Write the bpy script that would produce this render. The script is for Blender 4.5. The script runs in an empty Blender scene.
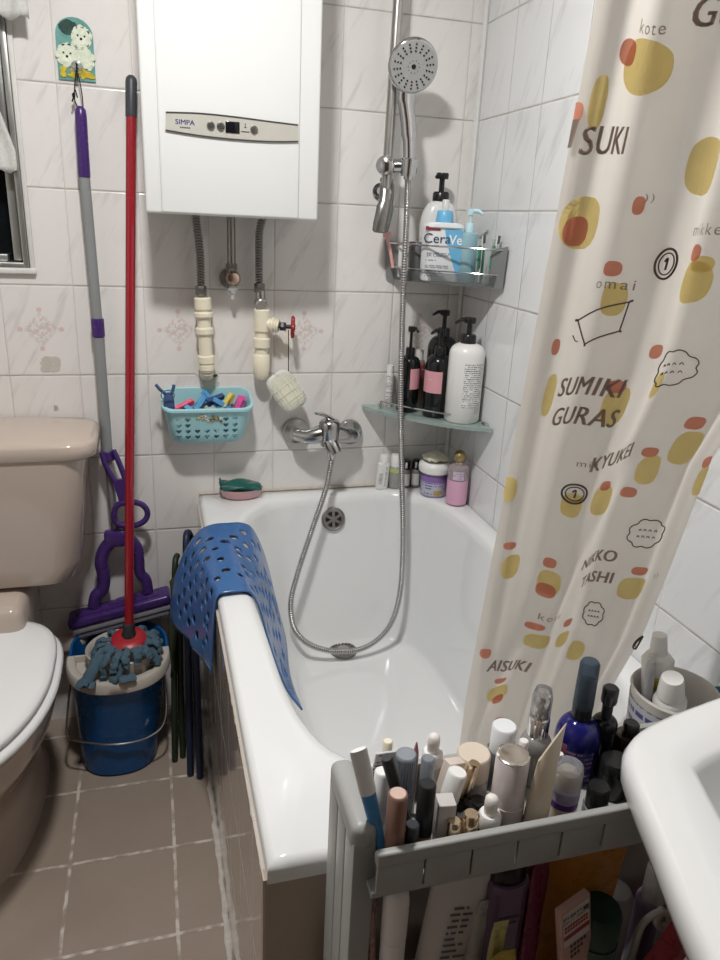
import bpy, bmesh, math, random
from mathutils import Vector as V, Matrix, Euler
R = math.radians
PI = math.pi
random.seed(11)
SC = bpy.context.scene
COL = SC.collection
LOC = {}

# ---------------------------------------------------------------- geometry helper
def catmull(pts, n=8, closed=False):
    P = [V(p) for p in pts]
    out = []
    m = len(P)
    rng = m if closed else m - 1
    for i in range(rng):
        if closed:
            p0, p1, p2, p3 = P[(i-1) % m], P[i], P[(i+1) % m], P[(i+2) % m]
        else:
            p0, p1, p2, p3 = P[max(i-1, 0)], P[i], P[i+1], P[min(i+2, m-1)]
        for k in range(n):
            t = k/n
            out.append(0.5*((2*p1)+(p2-p0)*t+(2*p0-5*p1+4*p2-p3)*t*t+(3*p1-p0-3*p2+p3)*t*t*t))
    if not closed:
        out.append(P[-1].copy())
    return out

def resample(pts, n, closed=False):
    P = [V(p) for p in pts]
    if closed:
        P = P+[P[0]]
    d = [0]
    for a, b in zip(P, P[1:]):
        d.append(d[-1]+(b-a).length)
    L = d[-1]
    out = []
    cnt = n if closed else n-1
    j = 0
    for i in range(n):
        s = L*i/cnt
        while j < len(P)-2 and d[j+1] < s:
            j += 1
        t = (s-d[j])/max(1e-9, d[j+1]-d[j])
        out.append(P[j].lerp(P[j+1], t))
    return out

class G:
    def __init__(s):
        s.b = bmesh.new()
        s.mi = 0
    def add(s, vs, fs, M=None):
        vv = [s.b.verts.new(M @ V(v) if M else V(v)) for v in vs]
        for f in fs:
            try:
                fc = s.b.faces.new([vv[i] for i in f])
                fc.material_index = s.mi
            except ValueError:
                pass
        return s
    def merge(s, t, M=None):
        t.verts.index_update()
        return s.add([v.co.copy() for v in t.verts], [[v.index for v in f.verts] for f in t.faces], M)
    def box(s, c, size, rot=None, bev=0, seg=2):
        t = bmesh.new()
        bmesh.ops.create_cube(t, size=1)
        for v in t.verts:
            v.co = V((v.co.x*size[0], v.co.y*size[1], v.co.z*size[2]))
        if bev:
            bmesh.ops.bevel(t, geom=list(t.edges), offset=bev, segments=seg, profile=.5, affect='EDGES')
        M = Matrix.Translation(V(c))
        if rot:
            M = M @ Euler(rot).to_matrix().to_4x4()
        s.merge(t, M)
        t.free()
        return s
    def lathe(s, prof, n=24, c=(0, 0, 0), rot=None, sx=1, sy=1, dirv=None):
        vs, fs, rows = [], [], []
        for r, z in prof:
            if abs(r) < 1e-7:
                rows.append([len(vs)]); vs.append(V((0, 0, z)))
            else:
                rows.append(list(range(len(vs), len(vs)+n)))
                for k in range(n):
                    a = 2*PI*k/n
                    vs.append(V((r*sx*math.cos(a), r*sy*math.sin(a), z)))
        for A, B in zip(rows, rows[1:]):
            for k in range(n):
                k2 = (k+1) % n
                if len(A) == 1 and len(B) == 1: continue
                if len(A) == 1: fs.append((A[0], B[k2], B[k]))
                elif len(B) == 1: fs.append((A[k], A[k2], B[0]))
                else: fs.append((A[k], A[k2], B[k2], B[k]))
        M = Matrix.Translation(V(c))
        if dirv is not None:
            M = M @ V(dirv).normalized().to_track_quat('Z', 'Y').to_matrix().to_4x4()
        elif rot:
            M = M @ Euler(rot).to_matrix().to_4x4()
        return s.add(vs, fs, M)
    def cyl(s, p0, p1, r0, r1=None, n=20, bev=0):
        p0, p1 = V(p0), V(p1)
        r1 = r0 if r1 is None else r1
        L = (p1-p0).length
        if bev:
            prof = [(0, 0), (r0-bev, 0), (r0, bev), (r1, L-bev), (r1-bev, L), (0, L)]
        else:
            prof = [(0, 0), (r0, 0), (r1, L), (0, L)]
        return s.lathe(prof, n, p0, dirv=p1-p0)
    def loft(s, rings, closed=True, cap0=True, cap1=True):
        vs, fs = [], []
        n = len(rings[0])
        for r in rings:
            vs += [V(p) for p in r]
        for i in range(len(rings)-1):
            for k in range(n if closed else n-1):
                k2 = (k+1) % n
                fs.append((i*n+k, i*n+k2, (i+1)*n+k2, (i+1)*n+k))
        if closed and cap0: fs.append(tuple(range(n-1, -1, -1)))
        if closed and cap1: fs.append(tuple(range((len(rings)-1)*n, len(rings)*n)))
        return s.add(vs, fs)
    def tube(s, pts, r, n=10, closed=False, flat=None, caps=True):
        P = [V(p) for p in pts]
        m = len(P)
        T = []
        for i in range(m):
            a = P[(i-1) % m] if (closed or i > 0) else P[0]
            b = P[(i+1) % m] if (closed or i < m-1) else P[-1]
            d = (b-a)
            T.append(d.normalized() if d.length > 1e-9 else V((0, 0, 1)))
        nrm = T[0].orthogonal().normalized()
        if flat is not None:
            f = V(flat)
            nrm = (f-T[0]*f.dot(T[0])).normalized()
        rings = []
        for i in range(m):
            if flat is not None:
                f = V(flat); nrm = f-T[i]*f.dot(T[i])
            else:
                nrm = nrm-T[i]*nrm.dot(T[i])
            nrm = nrm.normalized() if nrm.length > 1e-6 else T[i].orthogonal().normalized()
            bn = T[i].cross(nrm)
            rr = r[i] if isinstance(r, (list, tuple)) and not isinstance(r, tuple) else r
            if isinstance(rr, tuple): ra, rb = rr
            else: ra = rb = rr
            rings.append([P[i]+nrm*ra*math.cos(2*PI*k/n)+bn*rb*math.sin(2*PI*k/n) for k in range(n)])
        if closed:
            rings.append(rings[0])
        return s.loft(rings, True, caps and not closed, caps and not closed)
    def prism(s, poly, y0, y1, M=None):
        """poly in (x,z), extruded along y"""
        n = len(poly)
        vs = [V((p[0], y0, p[1])) for p in poly]+[V((p[0], y1, p[1])) for p in poly]
        fs = [tuple(range(n)), tuple(range(2*n-1, n-1, -1))]
        fs += [(k, k+n, (k+1) % n+n, (k+1) % n) for k in range(n)]
        return s.add(vs, fs, M)
    def grid(s, rows, mi=None):
        n = len(rows[0])
        vs = [V(p) for r in rows for p in r]
        fs = [(i*n+k, i*n+k+1, (i+1)*n+k+1, (i+1)*n+k) for i in range(len(rows)-1) for k in range(n-1)]
        return s.add(vs, fs)
    def obj(s, name, mat, parent=None, world=True, smooth=42, fix=True):
        if fix:
            bmesh.ops.recalc_face_normals(s.b, faces=s.b.faces[:])
        L = LOC.get(parent.name, V()) if (parent and world) else V()
        if L.length:
            for v in s.b.verts: v.co -= L
        me = bpy.data.meshes.new(name)
        s.b.to_mesh(me); s.b.free()
        for m in (mat if isinstance(mat, (list, tuple)) else [mat]):
            me.materials.append(m)
        if smooth:
            me.polygons.foreach_set('use_smooth', [True]*len(me.polygons))
            me.set_sharp_from_angle(angle=R(smooth))
        o = bpy.data.objects.new(name, me)
        COL.objects.link(o)
        if parent:
            o.parent = parent
            LOC[o.name] = LOC.get(parent.name, V()).copy()
        else:
            LOC[o.name] = V()
        return o

def thing(name, label, cat, loc=(0, 0, 0), rot=(0, 0, 0), group=None):
    o = bpy.data.objects.new(name, None)
    COL.objects.link(o)
    o.empty_display_size = .02
    o.location = loc; o.rotation_euler = rot
    LOC[o.name] = V(loc)
    return tag(o, label, cat, group)

def tag(o, label, cat, group=None):
    o['label'] = label; o['category'] = cat
    if group: o['group'] = group
    return o

def rebase(o, loc):
    """give a world-authored single mesh its origin at its base"""
    loc = V(loc)
    o.data.transform(Matrix.Translation(-loc)); o.location = loc
    LOC[o.name] = loc
    return o

def struct(o):
    o['kind'] = 'structure'
    return o

def mod(o, typ, **kw):
    m = o.modifiers.new(typ.lower(), typ)
    for k, v in kw.items(): setattr(m, k, v)
    return o

def text(body, size, bold=0., spacing=1.):
    cu = bpy.data.curves.new('t', 'FONT')
    cu.body = body; cu.size = size; cu.align_x = 'CENTER'; cu.align_y = 'CENTER'
    cu.offset = bold; cu.space_character = spacing; cu.resolution_u = 3
    o = bpy.data.objects.new('t', cu); COL.objects.link(o)
    dg = bpy.context.evaluated_depsgraph_get()
    me = bpy.data.meshes.new_from_object(o.evaluated_get(dg))
    vs = [v.co.copy() for v in me.vertices]; fs = [tuple(p.vertices) for p in me.polygons]
    bpy.data.objects.remove(o); bpy.data.curves.remove(cu); bpy.data.meshes.remove(me)
    return vs, fs

def add_text(g, body, size, fn, bold=0., spacing=1.):
    vs, fs = text(body, size, bold, spacing)
    g.add([fn(v.x, v.y) for v in vs], fs)
    return g

# ---------------------------------------------------------------- materials
class NT:
    def __init__(s, name):
        s.m = bpy.data.materials.new(name); s.m.use_nodes = True
        s.t = s.m.node_tree; s.t.nodes.clear()
        s.out = s.t.nodes.new('ShaderNodeOutputMaterial')
    def n(s, typ, **kw):
        x = s.t.nodes.new('ShaderNode'+typ)
        for k, v in kw.items(): setattr(x, k, v)
        return x
    def put(s, sock, v):
        if isinstance(v, bpy.types.NodeSocket): s.t.links.new(v, sock)
        elif isinstance(v, (tuple, list)) and len(v) == 3 and sock.type == 'RGBA': sock.default_value = (*v, 1)
        else: sock.default_value = v
    def f(s, op, a, b=0., c=0.):
        x = s.n('Math', operation=op)
        for i, v in enumerate((a, b, c)): s.put(x.inputs[i], v)
        return x.outputs[0]
    def ramp(s, v, a, b, lo=0., hi=1.):
        x = s.n('MapRange'); x.interpolation_type = 'SMOOTHSTEP'
        for i, q in enumerate((v, a, b, lo, hi)): s.put(x.inputs[i], q)
        return x.outputs[0]
    def mix(s, fac, a, b, mode='MIX'):
        x = s.n('Mix', data_type='RGBA', blend_type=mode)
        s.put(x.inputs[0], fac); s.put(x.inputs[6], a); s.put(x.inputs[7], b)
        return x.outputs[2]
    def vec(s, x, y, z):
        c = s.n('CombineXYZ')
        for i, v in enumerate((x, y, z)): s.put(c.inputs[i], v)
        return c.outputs[0]
    def noise(s, v, scale, detail=2., rough=.5):
        x = s.n('TexNoise'); s.put(x.inputs['Vector'], v)
        x.inputs['Scale'].default_value = scale; x.inputs['Detail'].default_value = detail
        x.inputs['Roughness'].default_value = rough
        return x.outputs['Fac']
    def coord(s):
        return s.n('TexCoord').outputs['Object']
    def bsdf(s, **kw):
        p = s.n('BsdfPrincipled')
        for k, v in kw.items(): s.put(p.inputs[k.replace('_', ' ')], v)
        return p
    def done(s, sh):
        s.t.links.new(sh, s.out.inputs[0]); return s.m

_M = {}
def M(name, col=(.8, .8, .8), rough=.4, metal=0., trans=0., var=.05, scale=25., bump=0., ior=1.45, coat=0., alpha=1., sss=0., spec=.5):
    if name in _M: return _M[name]
    t = NT(name); c = t.coord()
    nz = t.noise(c, scale, 3.)
    lo = tuple(x*(1-var) for x in col); hi = tuple(min(1, x*(1+var)) for x in col)
    p = t.bsdf(Base_Color=t.mix(nz, lo, hi), Metallic=metal, IOR=ior)
    t.put(p.inputs['Roughness'], t.ramp(nz, 0, 1, max(0, rough*.85), min(1, rough*1.15)))
    p.inputs['Transmission Weight'].default_value = trans
    p.inputs['Coat Weight'].default_value = coat
    p.inputs['Alpha'].default_value = alpha
    p.inputs['Specular IOR Level'].default_value = spec
    if sss:
        p.inputs['Subsurface Weight'].default_value = sss
        p.inputs['Subsurface Radius'].default_value = (.01, .008, .006)
    if bump:
        b = t.n('Bump'); b.inputs['Strength'].default_value = bump; b.inputs['Distance'].default_value = .002
        t.t.links.new(t.noise(c, scale*4, 2.), b.inputs['Height']); t.t.links.new(b.outputs[0], p.inputs['Normal'])
    _M[name] = t.done(p.outputs[0])
    return _M[name]

def wall_tiles(name, ax, sgn, u0, w, v0, h, col, vein, rough=.14, motif=False, grout=(.40, .37, .33), gw=.0013, grime=0.):
    t = NT(name); c = t.coord()
    sp = t.n('SeparateXYZ'); t.put(sp.inputs[0], c)
    X, Z = sp.outputs[ax], sp.outputs[2]
    um = t.f('MULTIPLY', t.f('SUBTRACT', X, u0), sgn/w)
    vm = t.f('MULTIPLY', t.f('SUBTRACT', v0, Z), 1/h)
    iu, iv = t.f('FLOOR', um), t.f('FLOOR', vm)
    fu, fv = t.f('SUBTRACT', um, iu), t.f('SUBTRACT', vm, iv)
    du = t.f('MULTIPLY', t.f('MINIMUM', fu, t.f('SUBTRACT', 1., fu)), w)
    dv = t.f('MULTIPLY', t.f('MINIMUM', fv, t.f('SUBTRACT', 1., fv)), h)
    wn = t.n('TexWhiteNoise', noise_dimensions='2D'); t.put(wn.inputs[0], t.vec(iu, iv, 0.))
    rnd = wn.outputs[0]
    p_ = t.f('SUBTRACT', t.f('MULTIPLY', X, .88*sgn), t.f('MULTIPLY', Z, .47))
    q_ = t.f('ADD', t.f('MULTIPLY', X, .47*sgn), t.f('MULTIPLY', Z, .88))
    vv = t.vec(t.f('MULTIPLY', p_, 34.), t.f('MULTIPLY', q_, 5.), t.f('MULTIPLY', rnd, 60.))
    ns = t.noise(vv, 1., 4., .62)
    vn = t.ramp(ns, .53, .72)
    cl = t.mix(t.f('MULTIPLY', vn, .62), col, vein)
    cl = t.mix(t.f('MULTIPLY', rnd, .05), cl, (.5, .48, .46))
    if motif:
        mu = t.f('MULTIPLY', t.f('SUBTRACT', fu, .5), w); mv = t.f('MULTIPLY', t.f('SUBTRACT', fv, .48), h)
        au, av = t.f('ABSOLUTE', mu), t.f('ABSOLUTE', mv)
        dia = t.f('ADD', au, av)
        on = t.f('MULTIPLY', t.f('COMPARE', iv, 3., .1), t.f('COMPARE', t.f('MODULO', t.f('ADD', iu, 20.), 2.), 0., .1))
        nz = t.noise(t.vec(mu, mv, 0.), 95., 3., .7)
        body = t.f('MULTIPLY', t.ramp(dia, .044, .030), t.ramp(nz, .42, .56))
        mx, mn = t.f('MAXIMUM', au, av), t.f('MINIMUM', au, av)
        tip = t.f('SQRT', t.f('ADD', t.f('POWER', t.f('SUBTRACT', mx, .043), 2.), t.f('POWER', mn, 2.)))
        tipm = t.ramp(tip, .0065, .0045)
        redn = t.ramp(t.noise(t.vec(mu, mv, 3.), 70., 2.), .5, .62)
        mc = t.mix(redn, (.50, .44, .40), (.66, .36, .34))
        cl = t.mix(t.f('MULTIPLY', on, t.f('MULTIPLY', body, .55)), cl, mc)
        cl = t.mix(t.f('MULTIPLY', on, t.f('MULTIPLY', tipm, .6)), cl, (.68, .42, .40))
    gn = t.noise(c, 22., 3.)
    gm = t.f('MAXIMUM', t.ramp(dv, gw*1.35, gw*.7), t.f('MULTIPLY', t.ramp(du, gw*.95, gw*.45), .55))
    gc = t.mix(t.ramp(gn, .35, .65), grout, tuple(min(1, x*1.35) for x in grout))
    cl = t.mix(gm, cl, gc)
    if grime:
        cl = t.mix(t.f('MULTIPLY', t.ramp(t.noise(c, 7., 5., .65), .52, .72), grime), cl, (.42, .36, .30))
    p = t.bsdf(Base_Color=cl, IOR=1.5)
    t.put(p.inputs['Roughness'], t.f('ADD', t.f('MULTIPLY', gm, .5), rough))
    b = t.n('Bump'); b.inputs['Strength'].default_value = .45; b.inputs['Distance'].default_value = .0025
    hh = t.f('ADD', t.ramp(t.f('MINIMUM', du, dv), 0., .004), t.f('MULTIPLY', t.noise(c, 9., 1.), .55))
    t.put(b.inputs['Height'], hh); t.put(p.inputs['Normal'], b.outputs[0])
    return t.done(p.outputs[0])

def floor_tiles():
    t = NT('floor_tile'); c = t.coord()
    sp = t.n('SeparateXYZ'); t.put(sp.inputs[0], c)
    s_ = .2117
    wob = t.f('MULTIPLY', t.f('SUBTRACT', t.noise(c, 30., 2.), .5), .0035)
    um = t.f('MULTIPLY', t.f('ADD', t.f('SUBTRACT', sp.outputs[0], .1724), wob), 1/s_)
    vm = t.f('MULTIPLY', t.f('ADD', t.f('SUBTRACT', -.2895, sp.outputs[1]), wob), 1/s_)
    iu, iv = t.f('FLOOR', um), t.f('FLOOR', vm)
    fu, fv = t.f('SUBTRACT', um, iu), t.f('SUBTRACT', vm, iv)
    d = t.f('MULTIPLY', t.f('MINIMUM', t.f('MINIMUM', fu, t.f('SUBTRACT', 1., fu)), t.f('MINIMUM', fv, t.f('SUBTRACT', 1., fv))), s_)
    gm = t.ramp(d, .0042, .0026)
    wn = t.n('TexWhiteNoise', noise_dimensions='2D'); t.put(wn.inputs[0], t.vec(iu, iv, 0.))
    cl = t.mix(t.noise(c, 6., 5., .6), (.31, .245, .195), (.39, .315, .255))
    cl = t.mix(t.f('MULTIPLY', wn.outputs[0], .2), cl, (.28, .235, .2))
    cl = t.mix(t.f('MULTIPLY', t.ramp(t.noise(c, 260., 2.), .55, .75), .18), cl, (.2, .165, .14))
    gcol = t.mix(t.ramp(t.noise(c, 28., 4.), .4, .62), (.36, .30, .25), (.68, .62, .55))
    cl = t.mix(gm, cl, gcol)
    p = t.bsdf(Base_Color=cl)
    t.put(p.inputs['Roughness'], t.ramp(t.noise(c, 12., 3.), .3, .7, .32, .5))
    b = t.n('Bump'); b.inputs['Strength'].default_value = .4; b.inputs['Distance'].default_value = .002
    t.put(b.inputs['Height'], t.ramp(d, .0015, .005)); t.put(p.inputs['Normal'], b.outputs[0])
    return t.done(p.outputs[0])

def lines_mat(name, base, ink, scale=700., axis=2, dens=.5):
    """a printed label: rows of small ink marks"""
    if name in _M: return _M[name]
    t = NT(name); c = t.coord()
    sp = t.n('SeparateXYZ'); t.put(sp.inputs[0], c)
    row = t.f('MULTIPLY', sp.outputs[2], scale/3.)
    ir = t.f('FLOOR', row); fr = t.f('SUBTRACT', row, ir)
    rowm = t.f('MULTIPLY', t.ramp(fr, .2, .32), t.ramp(fr, .78, .66))
    xy = t.f('ADD', sp.outputs[0], sp.outputs[1])
    ns = t.noise(t.vec(t.f('MULTIPLY', xy, scale*1.3), t.f('MULTIPLY', ir, 7.3), 0.), 1., 1.)
    big = t.noise(t.vec(t.f('MULTIPLY', xy, scale*.08), t.f('MULTIPLY', ir, 3.1), 9.), 1., 1.)
    m = t.f('MULTIPLY', t.f('MULTIPLY', rowm, t.ramp(ns, .42, .5)), t.ramp(big, dens-.08, dens))
    p = t.bsdf(Base_Color=t.mix(m, base, ink), Roughness=.45)
    _M[name] = t.done(p.outputs[0])
    return _M[name]

CHROME = M('chrome', (.62, .62, .63), .12, 1., var=.04)
STEEL = M('brushed_steel', (.5, .48, .46), .3, 1., var=.1)
DARKMETAL = M('dull_metal', (.30, .28, .26), .38, 1., var=.12)
CERAMIC = M('white_ceramic', (.80, .805, .80), .09, var=.02, scale=4, coat=.3)
BEIGE = M('beige_ceramic', (.53, .44, .375), .13, var=.02, scale=4, coat=.3)
WPLAST = M('white_plastic', (.82, .81, .79), .3, var=.03)
CREAM = M('cream_plastic', (.80, .74, .58), .35, var=.05)
BLACK = M('black_plastic', (.012, .012, .013), .25, var=.2)
GREYPL = M('grey_plastic', (.36, .36, .345), .38, var=.04, scale=12)
CLEAR = M('clear_plastic', (.86, .87, .88), .12, trans=.9, ior=1.3, var=.02)
GOLD = M('gold_cap', (.72, .58, .42), .22, 1., var=.05)
SILVER = M('silver_cap', (.78, .74, .70), .14, 1., var=.05)
# ---------------------------------------------------------------- setting
XR, XL, YF, ZC = 1.158, -.56, -2.35, 2.3
WX0, WX1, WZ0, WZ1 = -.36, .142, 1.168, 1.78       # window opening
TILE = (.80, .77, .745); VEIN = (.60, .57, .55)
TB = wall_tiles('back_wall_tile', 0, 1, .0765, .1495, 1.7333, .2, TILE, VEIN, motif=True, grime=.10)
TR = wall_tiles('right_wall_tile', 1, -1, -.0091, .1495, 1.7333, .2, (.79, .80, .80), (.60, .60, .61), grime=.06)  # same tiles as the back wall, with cooler light put into the colour
TL = wall_tiles('left_wall_tile', 1, -1, -.0091, .1495, 1.7333, .2, TILE, VEIN)

def quad(name, pts, mat):
    g = G(); g.add(pts, [(0, 1, 2, 3)])
    return struct(g.obj(name, mat, smooth=0, fix=False))
g = G()
for a, b, c_, d in ((XL, WX0, 0, ZC), (WX0, WX1, 0, WZ0), (WX0, WX1, WZ1, ZC), (WX1, XR, 0, ZC)):
    g.add([(a, 0, c_), (b, 0, c_), (b, 0, d), (a, 0, d)], [(0, 1, 2, 3)])
# window reveal
for (x0, z0), (x1, z1) in (((WX0, WZ0), (WX1, WZ0)), ((WX1, WZ0), (WX1, WZ1)), ((WX1, WZ1), (WX0, WZ1)), ((WX0, WZ1), (WX0, WZ0))):
    g.add([(x0, 0, z0), (x1, 0, z1), (x1, .09, z1), (x0, .09, z0)], [(0, 1, 2, 3)])
WB = struct(g.obj('wall_back', TB, smooth=0, fix=False))
quad('wall_right', [(XR, 0, 0), (XR, YF, 0), (XR, YF, ZC), (XR, 0, ZC)], TR)
quad('wall_left', [(XL, YF, 0), (XL, 0, 0), (XL, 0, ZC), (XL, YF, ZC)], TL)
quad('wall_front', [(XR, YF, 0), (XL, YF, 0), (XL, YF, ZC), (XR, YF, ZC)], M('dark_unseen_wall', (.10, .07, .05), .5))  # unseen wall behind the camera, coloured dark to cut bounce light from the front
quad('ceiling', [(XL, YF, ZC), (XL, 0, ZC), (XR, 0, ZC), (XR, YF, ZC)], M('painted_ceiling', (.78, .77, .75), .7))
quad('floor', [(XL, YF, 0), (XR, YF, 0), (XR, 0, 0), (XL, 0, 0)], floor_tiles())

# wall repairs and marks on the back wall tiles
PLAST = M('old_plaster', (.55, .52, .46), .8, var=.2, scale=60, bump=.5)
def patch(name, cx, cz, w, h, mat, jag=.1, n=28, y=-.0012):
    g = G()
    poly = []
    for k in range(n):
        a = 2*PI*k/n
        cc, ss = math.cos(a), math.sin(a)
        q = 1/max(abs(cc), abs(ss))**.75
        r = q*(1+random.uniform(-jag, jag))
        poly.append((cx+w/2*r*cc, cz+h/2*r*ss))
    g.prism(poly, y, .0)
    return g.obj(name, mat, WB, smooth=0)
p = (0.1650, 0.0000, 0.9590); patch('plaster_patch', p[0], p[2], .042, .036, PLAST)
p = (0.1670, 0.0000, 0.8570); patch('filled_hole', p[0], p[2], .009, .011, M('filler', (.42, .40, .38), .8), .2)
p = (0.5120, 0.0000, 0.9630); patch('plaster_patch', p[0], p[2], .058, .075, M('pale_patch', (.70, .68, .62), .5, var=.12), .06)
p = (0.6980, 0.0000, 1.0040); patch('plaster_patch', p[0], p[2], .040, .060, M('cream_filler', (.76, .72, .63), .5, var=.1), .3)
p = (0.5220, 0.0000, 0.9060); patch('stain', p[0], p[2], .035, .05, M('green_stain', (.52, .55, .48), .6, var=.15), .2)

# window: aluminium frame, dark night glass
ALU = M('aluminium', (.50, .50, .48), .35, .85, var=.08)
win = struct(G().box(((WX0+WX1)/2, .05, (WZ0+WZ1)/2), (WX1-WX0, .006, WZ1-WZ0)).obj('window_1', M('night_glass', (.006, .008, .010), .05, var=.1)))
g = G()
t_ = .016
g.box((WX1-.006, .022, (WZ0+WZ1)/2), (.012, .062, WZ1-WZ0), bev=.002)
g.box((WX0+.006, .022, (WZ0+WZ1)/2), (.012, .062, WZ1-WZ0), bev=.002)
g.box(((WX0+WX1)/2, .022, WZ0+.006), (WX1-WX0-.02, .062, .012), bev=.002)
g.obj('window_frame', ALU, win)
g = G()
g.box((WX1-.024, .026, (WZ0+WZ1)/2), (.018, .02, WZ1-WZ0-.03), bev=.002)
g.box(((WX0+WX1)/2-.02, .03, WZ0+.020), (WX1-WX0-.05, .024, .014), bev=.002)
g.box((-.11, .03, (WZ0+WZ1)/2), (.03, .024, WZ1-WZ0-.03), bev=.002)
g.obj('window_sash', ALU, win)
g = G()
g.box(((WX0+WX1)/2, -.006, WZ0-.005), (WX1-WX0+.026, .012, .012), bev=.003)
g.box((WX1+.006, -.003, (WZ0+WZ1)/2), (.010, .006, WZ1-WZ0), bev=.002)
g.obj('window_trim', M('white_trim', (.70, .69, .66), .5, var=.1, scale=40), win)

# silicone seams
SEAL = M('white_sealant', (.74, .74, .72), .45, var=.08, scale=60)
g = G()
g.cyl((XR-.004, -.004, .62), (XR-.004, -.004, ZC-.002), .0065, n=8)
struct(g.obj('trim_1', SEAL))
g = G()
pts = [(.4755+random.uniform(-.0035, .0015), -1.155*k/60, .0015) for k in range(61)]
rr = [(random.uniform(.004, .0075), .0025) for _ in pts]
g.tube(pts, rr, 8, flat=(1, 0, 0))
struct(g.obj('trim_2', M('rough_grout', (.58, .54, .49), .8, var=.3, scale=90, bump=.6)))
g = G()
pts = [(.4835+random.uniform(-.0006, .0006), -.01-1.145*k/90, .594+random.uniform(-.002, .001)) for k in range(91)]
g.tube(pts, [random.uniform(.0015, .003) for _ in pts], 7)
pts = [(.486+.66*k/40, -1.157+random.uniform(-.001, .001), .597+random.uniform(-.002, .002)) for k in range(41)]
g.tube(pts, [random.uniform(.002, .004) for _ in pts], 7)
g.tube([(.486+.67*k/30, -.0035, .627) for k in range(31)], [random.uniform(.002, .004) for _ in range(31)], 7)
struct(g.obj('trim_3', M('grubby_sealant', (.56, .49, .41), .7, var=.35, scale=70, bump=.4)))

# tiled apron below the bath
TA = wall_tiles('apron_tile', 1, -1, -.02, .1495, .6, .2, (.50, .44, .39), (.43, .37, .33), rough=.06, grout=(.62, .56, .5))
TA2 = wall_tiles('apron_end_tile', 0, 1, .482, .3, .6, .4, (.40, .32, .26), (.38, .30, .25), rough=.25, grout=(.42, .37, .32))
g = G()
g.box((.488, -.571, .2985), (.014, 1.142, .597))
g.mi = 1
g.box((.819, -1.150, .2985), (.676, .016, .597))
struct(g.obj('wall_apron', [TA, TA2], smooth=0))

# ---------------------------------------------------------------- bathtub
OUT = [(.62, -.115), (.66, -.075), (.74, -.062), (.84, -.055), (.92, -.052), (.99, -.065), (1.05, -.112), (1.082, -.19), (1.098, -.30),
       (1.102, -.46), (1.102, -.70), (1.095, -.90), (1.06, -1.0), (.97, -1.045), (.84, -1.055), (.72, -1.045), (.645, -1.025), (.603, -1.0),
       (.574, -.935), (.559, -.84), (.553, -.66), (.548, -.52), (.55, -.38), (.568, -.24), (.59, -.16)]
K = 120
outl = resample([(p.x, p.y, 0) for p in catmull([(a, b, 0) for a, b in OUT], 10, True)], K, True)
X0, X1, Y0, Y1 = .485, 1.157, -1.163, -.001
cx, cy = .826, -.55
def rect_pt(p, ins=0.):
    dx, dy = p[0]-cx, p[1]-cy
    ts = []
    if dx: ts.append(((X1-ins if dx > 0 else X0+ins)-cx)/dx)
    if dy: ts.append(((Y1-ins if dy > 0 else Y0+ins)-cy)/dy)
    t = min(q for q in ts if q > 0)
    return V((cx+dx*t, cy+dy*t, 0))
near = {}
for cxn, cyn in ((X0, Y0), (X1, Y0), (X0, Y1), (X1, Y1)):
    k = min(range(K), key=lambda i: (rect_pt(outl[i])-V((cxn, cyn, 0))).length)
    near[k] = (cxn, cyn)
def rect_ring(z, ins):
    out = []
    for k in range(K):
        if k in near:
            a, b = near[k]
            p = V((a+(ins if a == X0 else -ins), b+(ins if b == Y0 else -ins), 0))
        else: p = rect_pt(outl[k], ins)
        out.append(V((p.x, p.y, z)))
    return out
def in_ring(f, z, grow=0.):
    out = []
    for p in outl:
        bx = .70+(p.x-.548)/.554*.35; by = -.14+(p.y+.052)/1.003*.74
        d = V((p.x-cx, p.y-cy, 0)).normalized()*grow
        out.append(V((p.x+(bx-p.x)*f+d.x, p.y+(by-p.y)*f+d.y, z)))
    return out
def sc_ring(s, z):
    r = in_ring(1, z)
    c = sum(r, V())/K
    return [V((c.x+(p.x-c.x)*s, c.y+(p.y-c.y)*s, z)) for p in r]
rings = [rect_ring(.590, .012), rect_ring(.596, 0), rect_ring(.614, 0), rect_ring(.621, .003), rect_ring(.625, .010),
         in_ring(0, .6265, .022), in_ring(0, .6245, .009), in_ring(.01, .617, 0), in_ring(.035, .600), in_ring(.10, .565), in_ring(.30, .46), in_ring(.52, .35), in_ring(.68, .285),
         in_ring(.82, .250), in_ring(.92, .234), in_ring(1, .227), sc_ring(.85, .222), sc_ring(.5, .2185), sc_ring(.15, .216)]
tub = thing('bathtub', 'white enamelled bathtub set into the corner behind a tiled apron', 'bathtub', (.826, -.55, .2))
g = G(); g.loft(rings, True, False, True)
g.obj('basin', CERAMIC, tub, smooth=50, fix=False)
p = V((0.8380, -0.1650, 0.2280)); p.y -= .004
g = G()
g.lathe([(0, -.004), (.036, -.004), (.036, .001), (.031, .0025), (.024, .0012), (.0, .0008)], 32, p)
dr = g.obj('drain', DARKMETAL, tub)
g = G()
for k in range(18):
    a = 2*PI*k/18
    g.cyl(p+V((.0275*math.cos(a), .0275*math.sin(a), .001)), p+V((.0275*math.cos(a), .0275*math.sin(a), .0034)), .0022, n=6)
g.obj('drain_hole', BLACK, dr)
g = G()
g.lathe([(0, .001), (.014, .001), (.016, .004), (.009, .007), (0, .008)], 24, p)
g.obj('drain_plug', STEEL, dr)
p = V((0.8230, -0.0680, 0.5620)); nd = V((0, -1, .22)).normalized()
g = G()
g.lathe([(0, -.002), (.031, -.002), (.0315, .003), (.027, .006), (.023, .004), (.0, .004)], 36, p, dirv=nd)
ov = g.obj('overflow_cover', DARKMETAL, tub)
g = G()
q = nd.to_track_quat('Z', 'Y')
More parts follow.
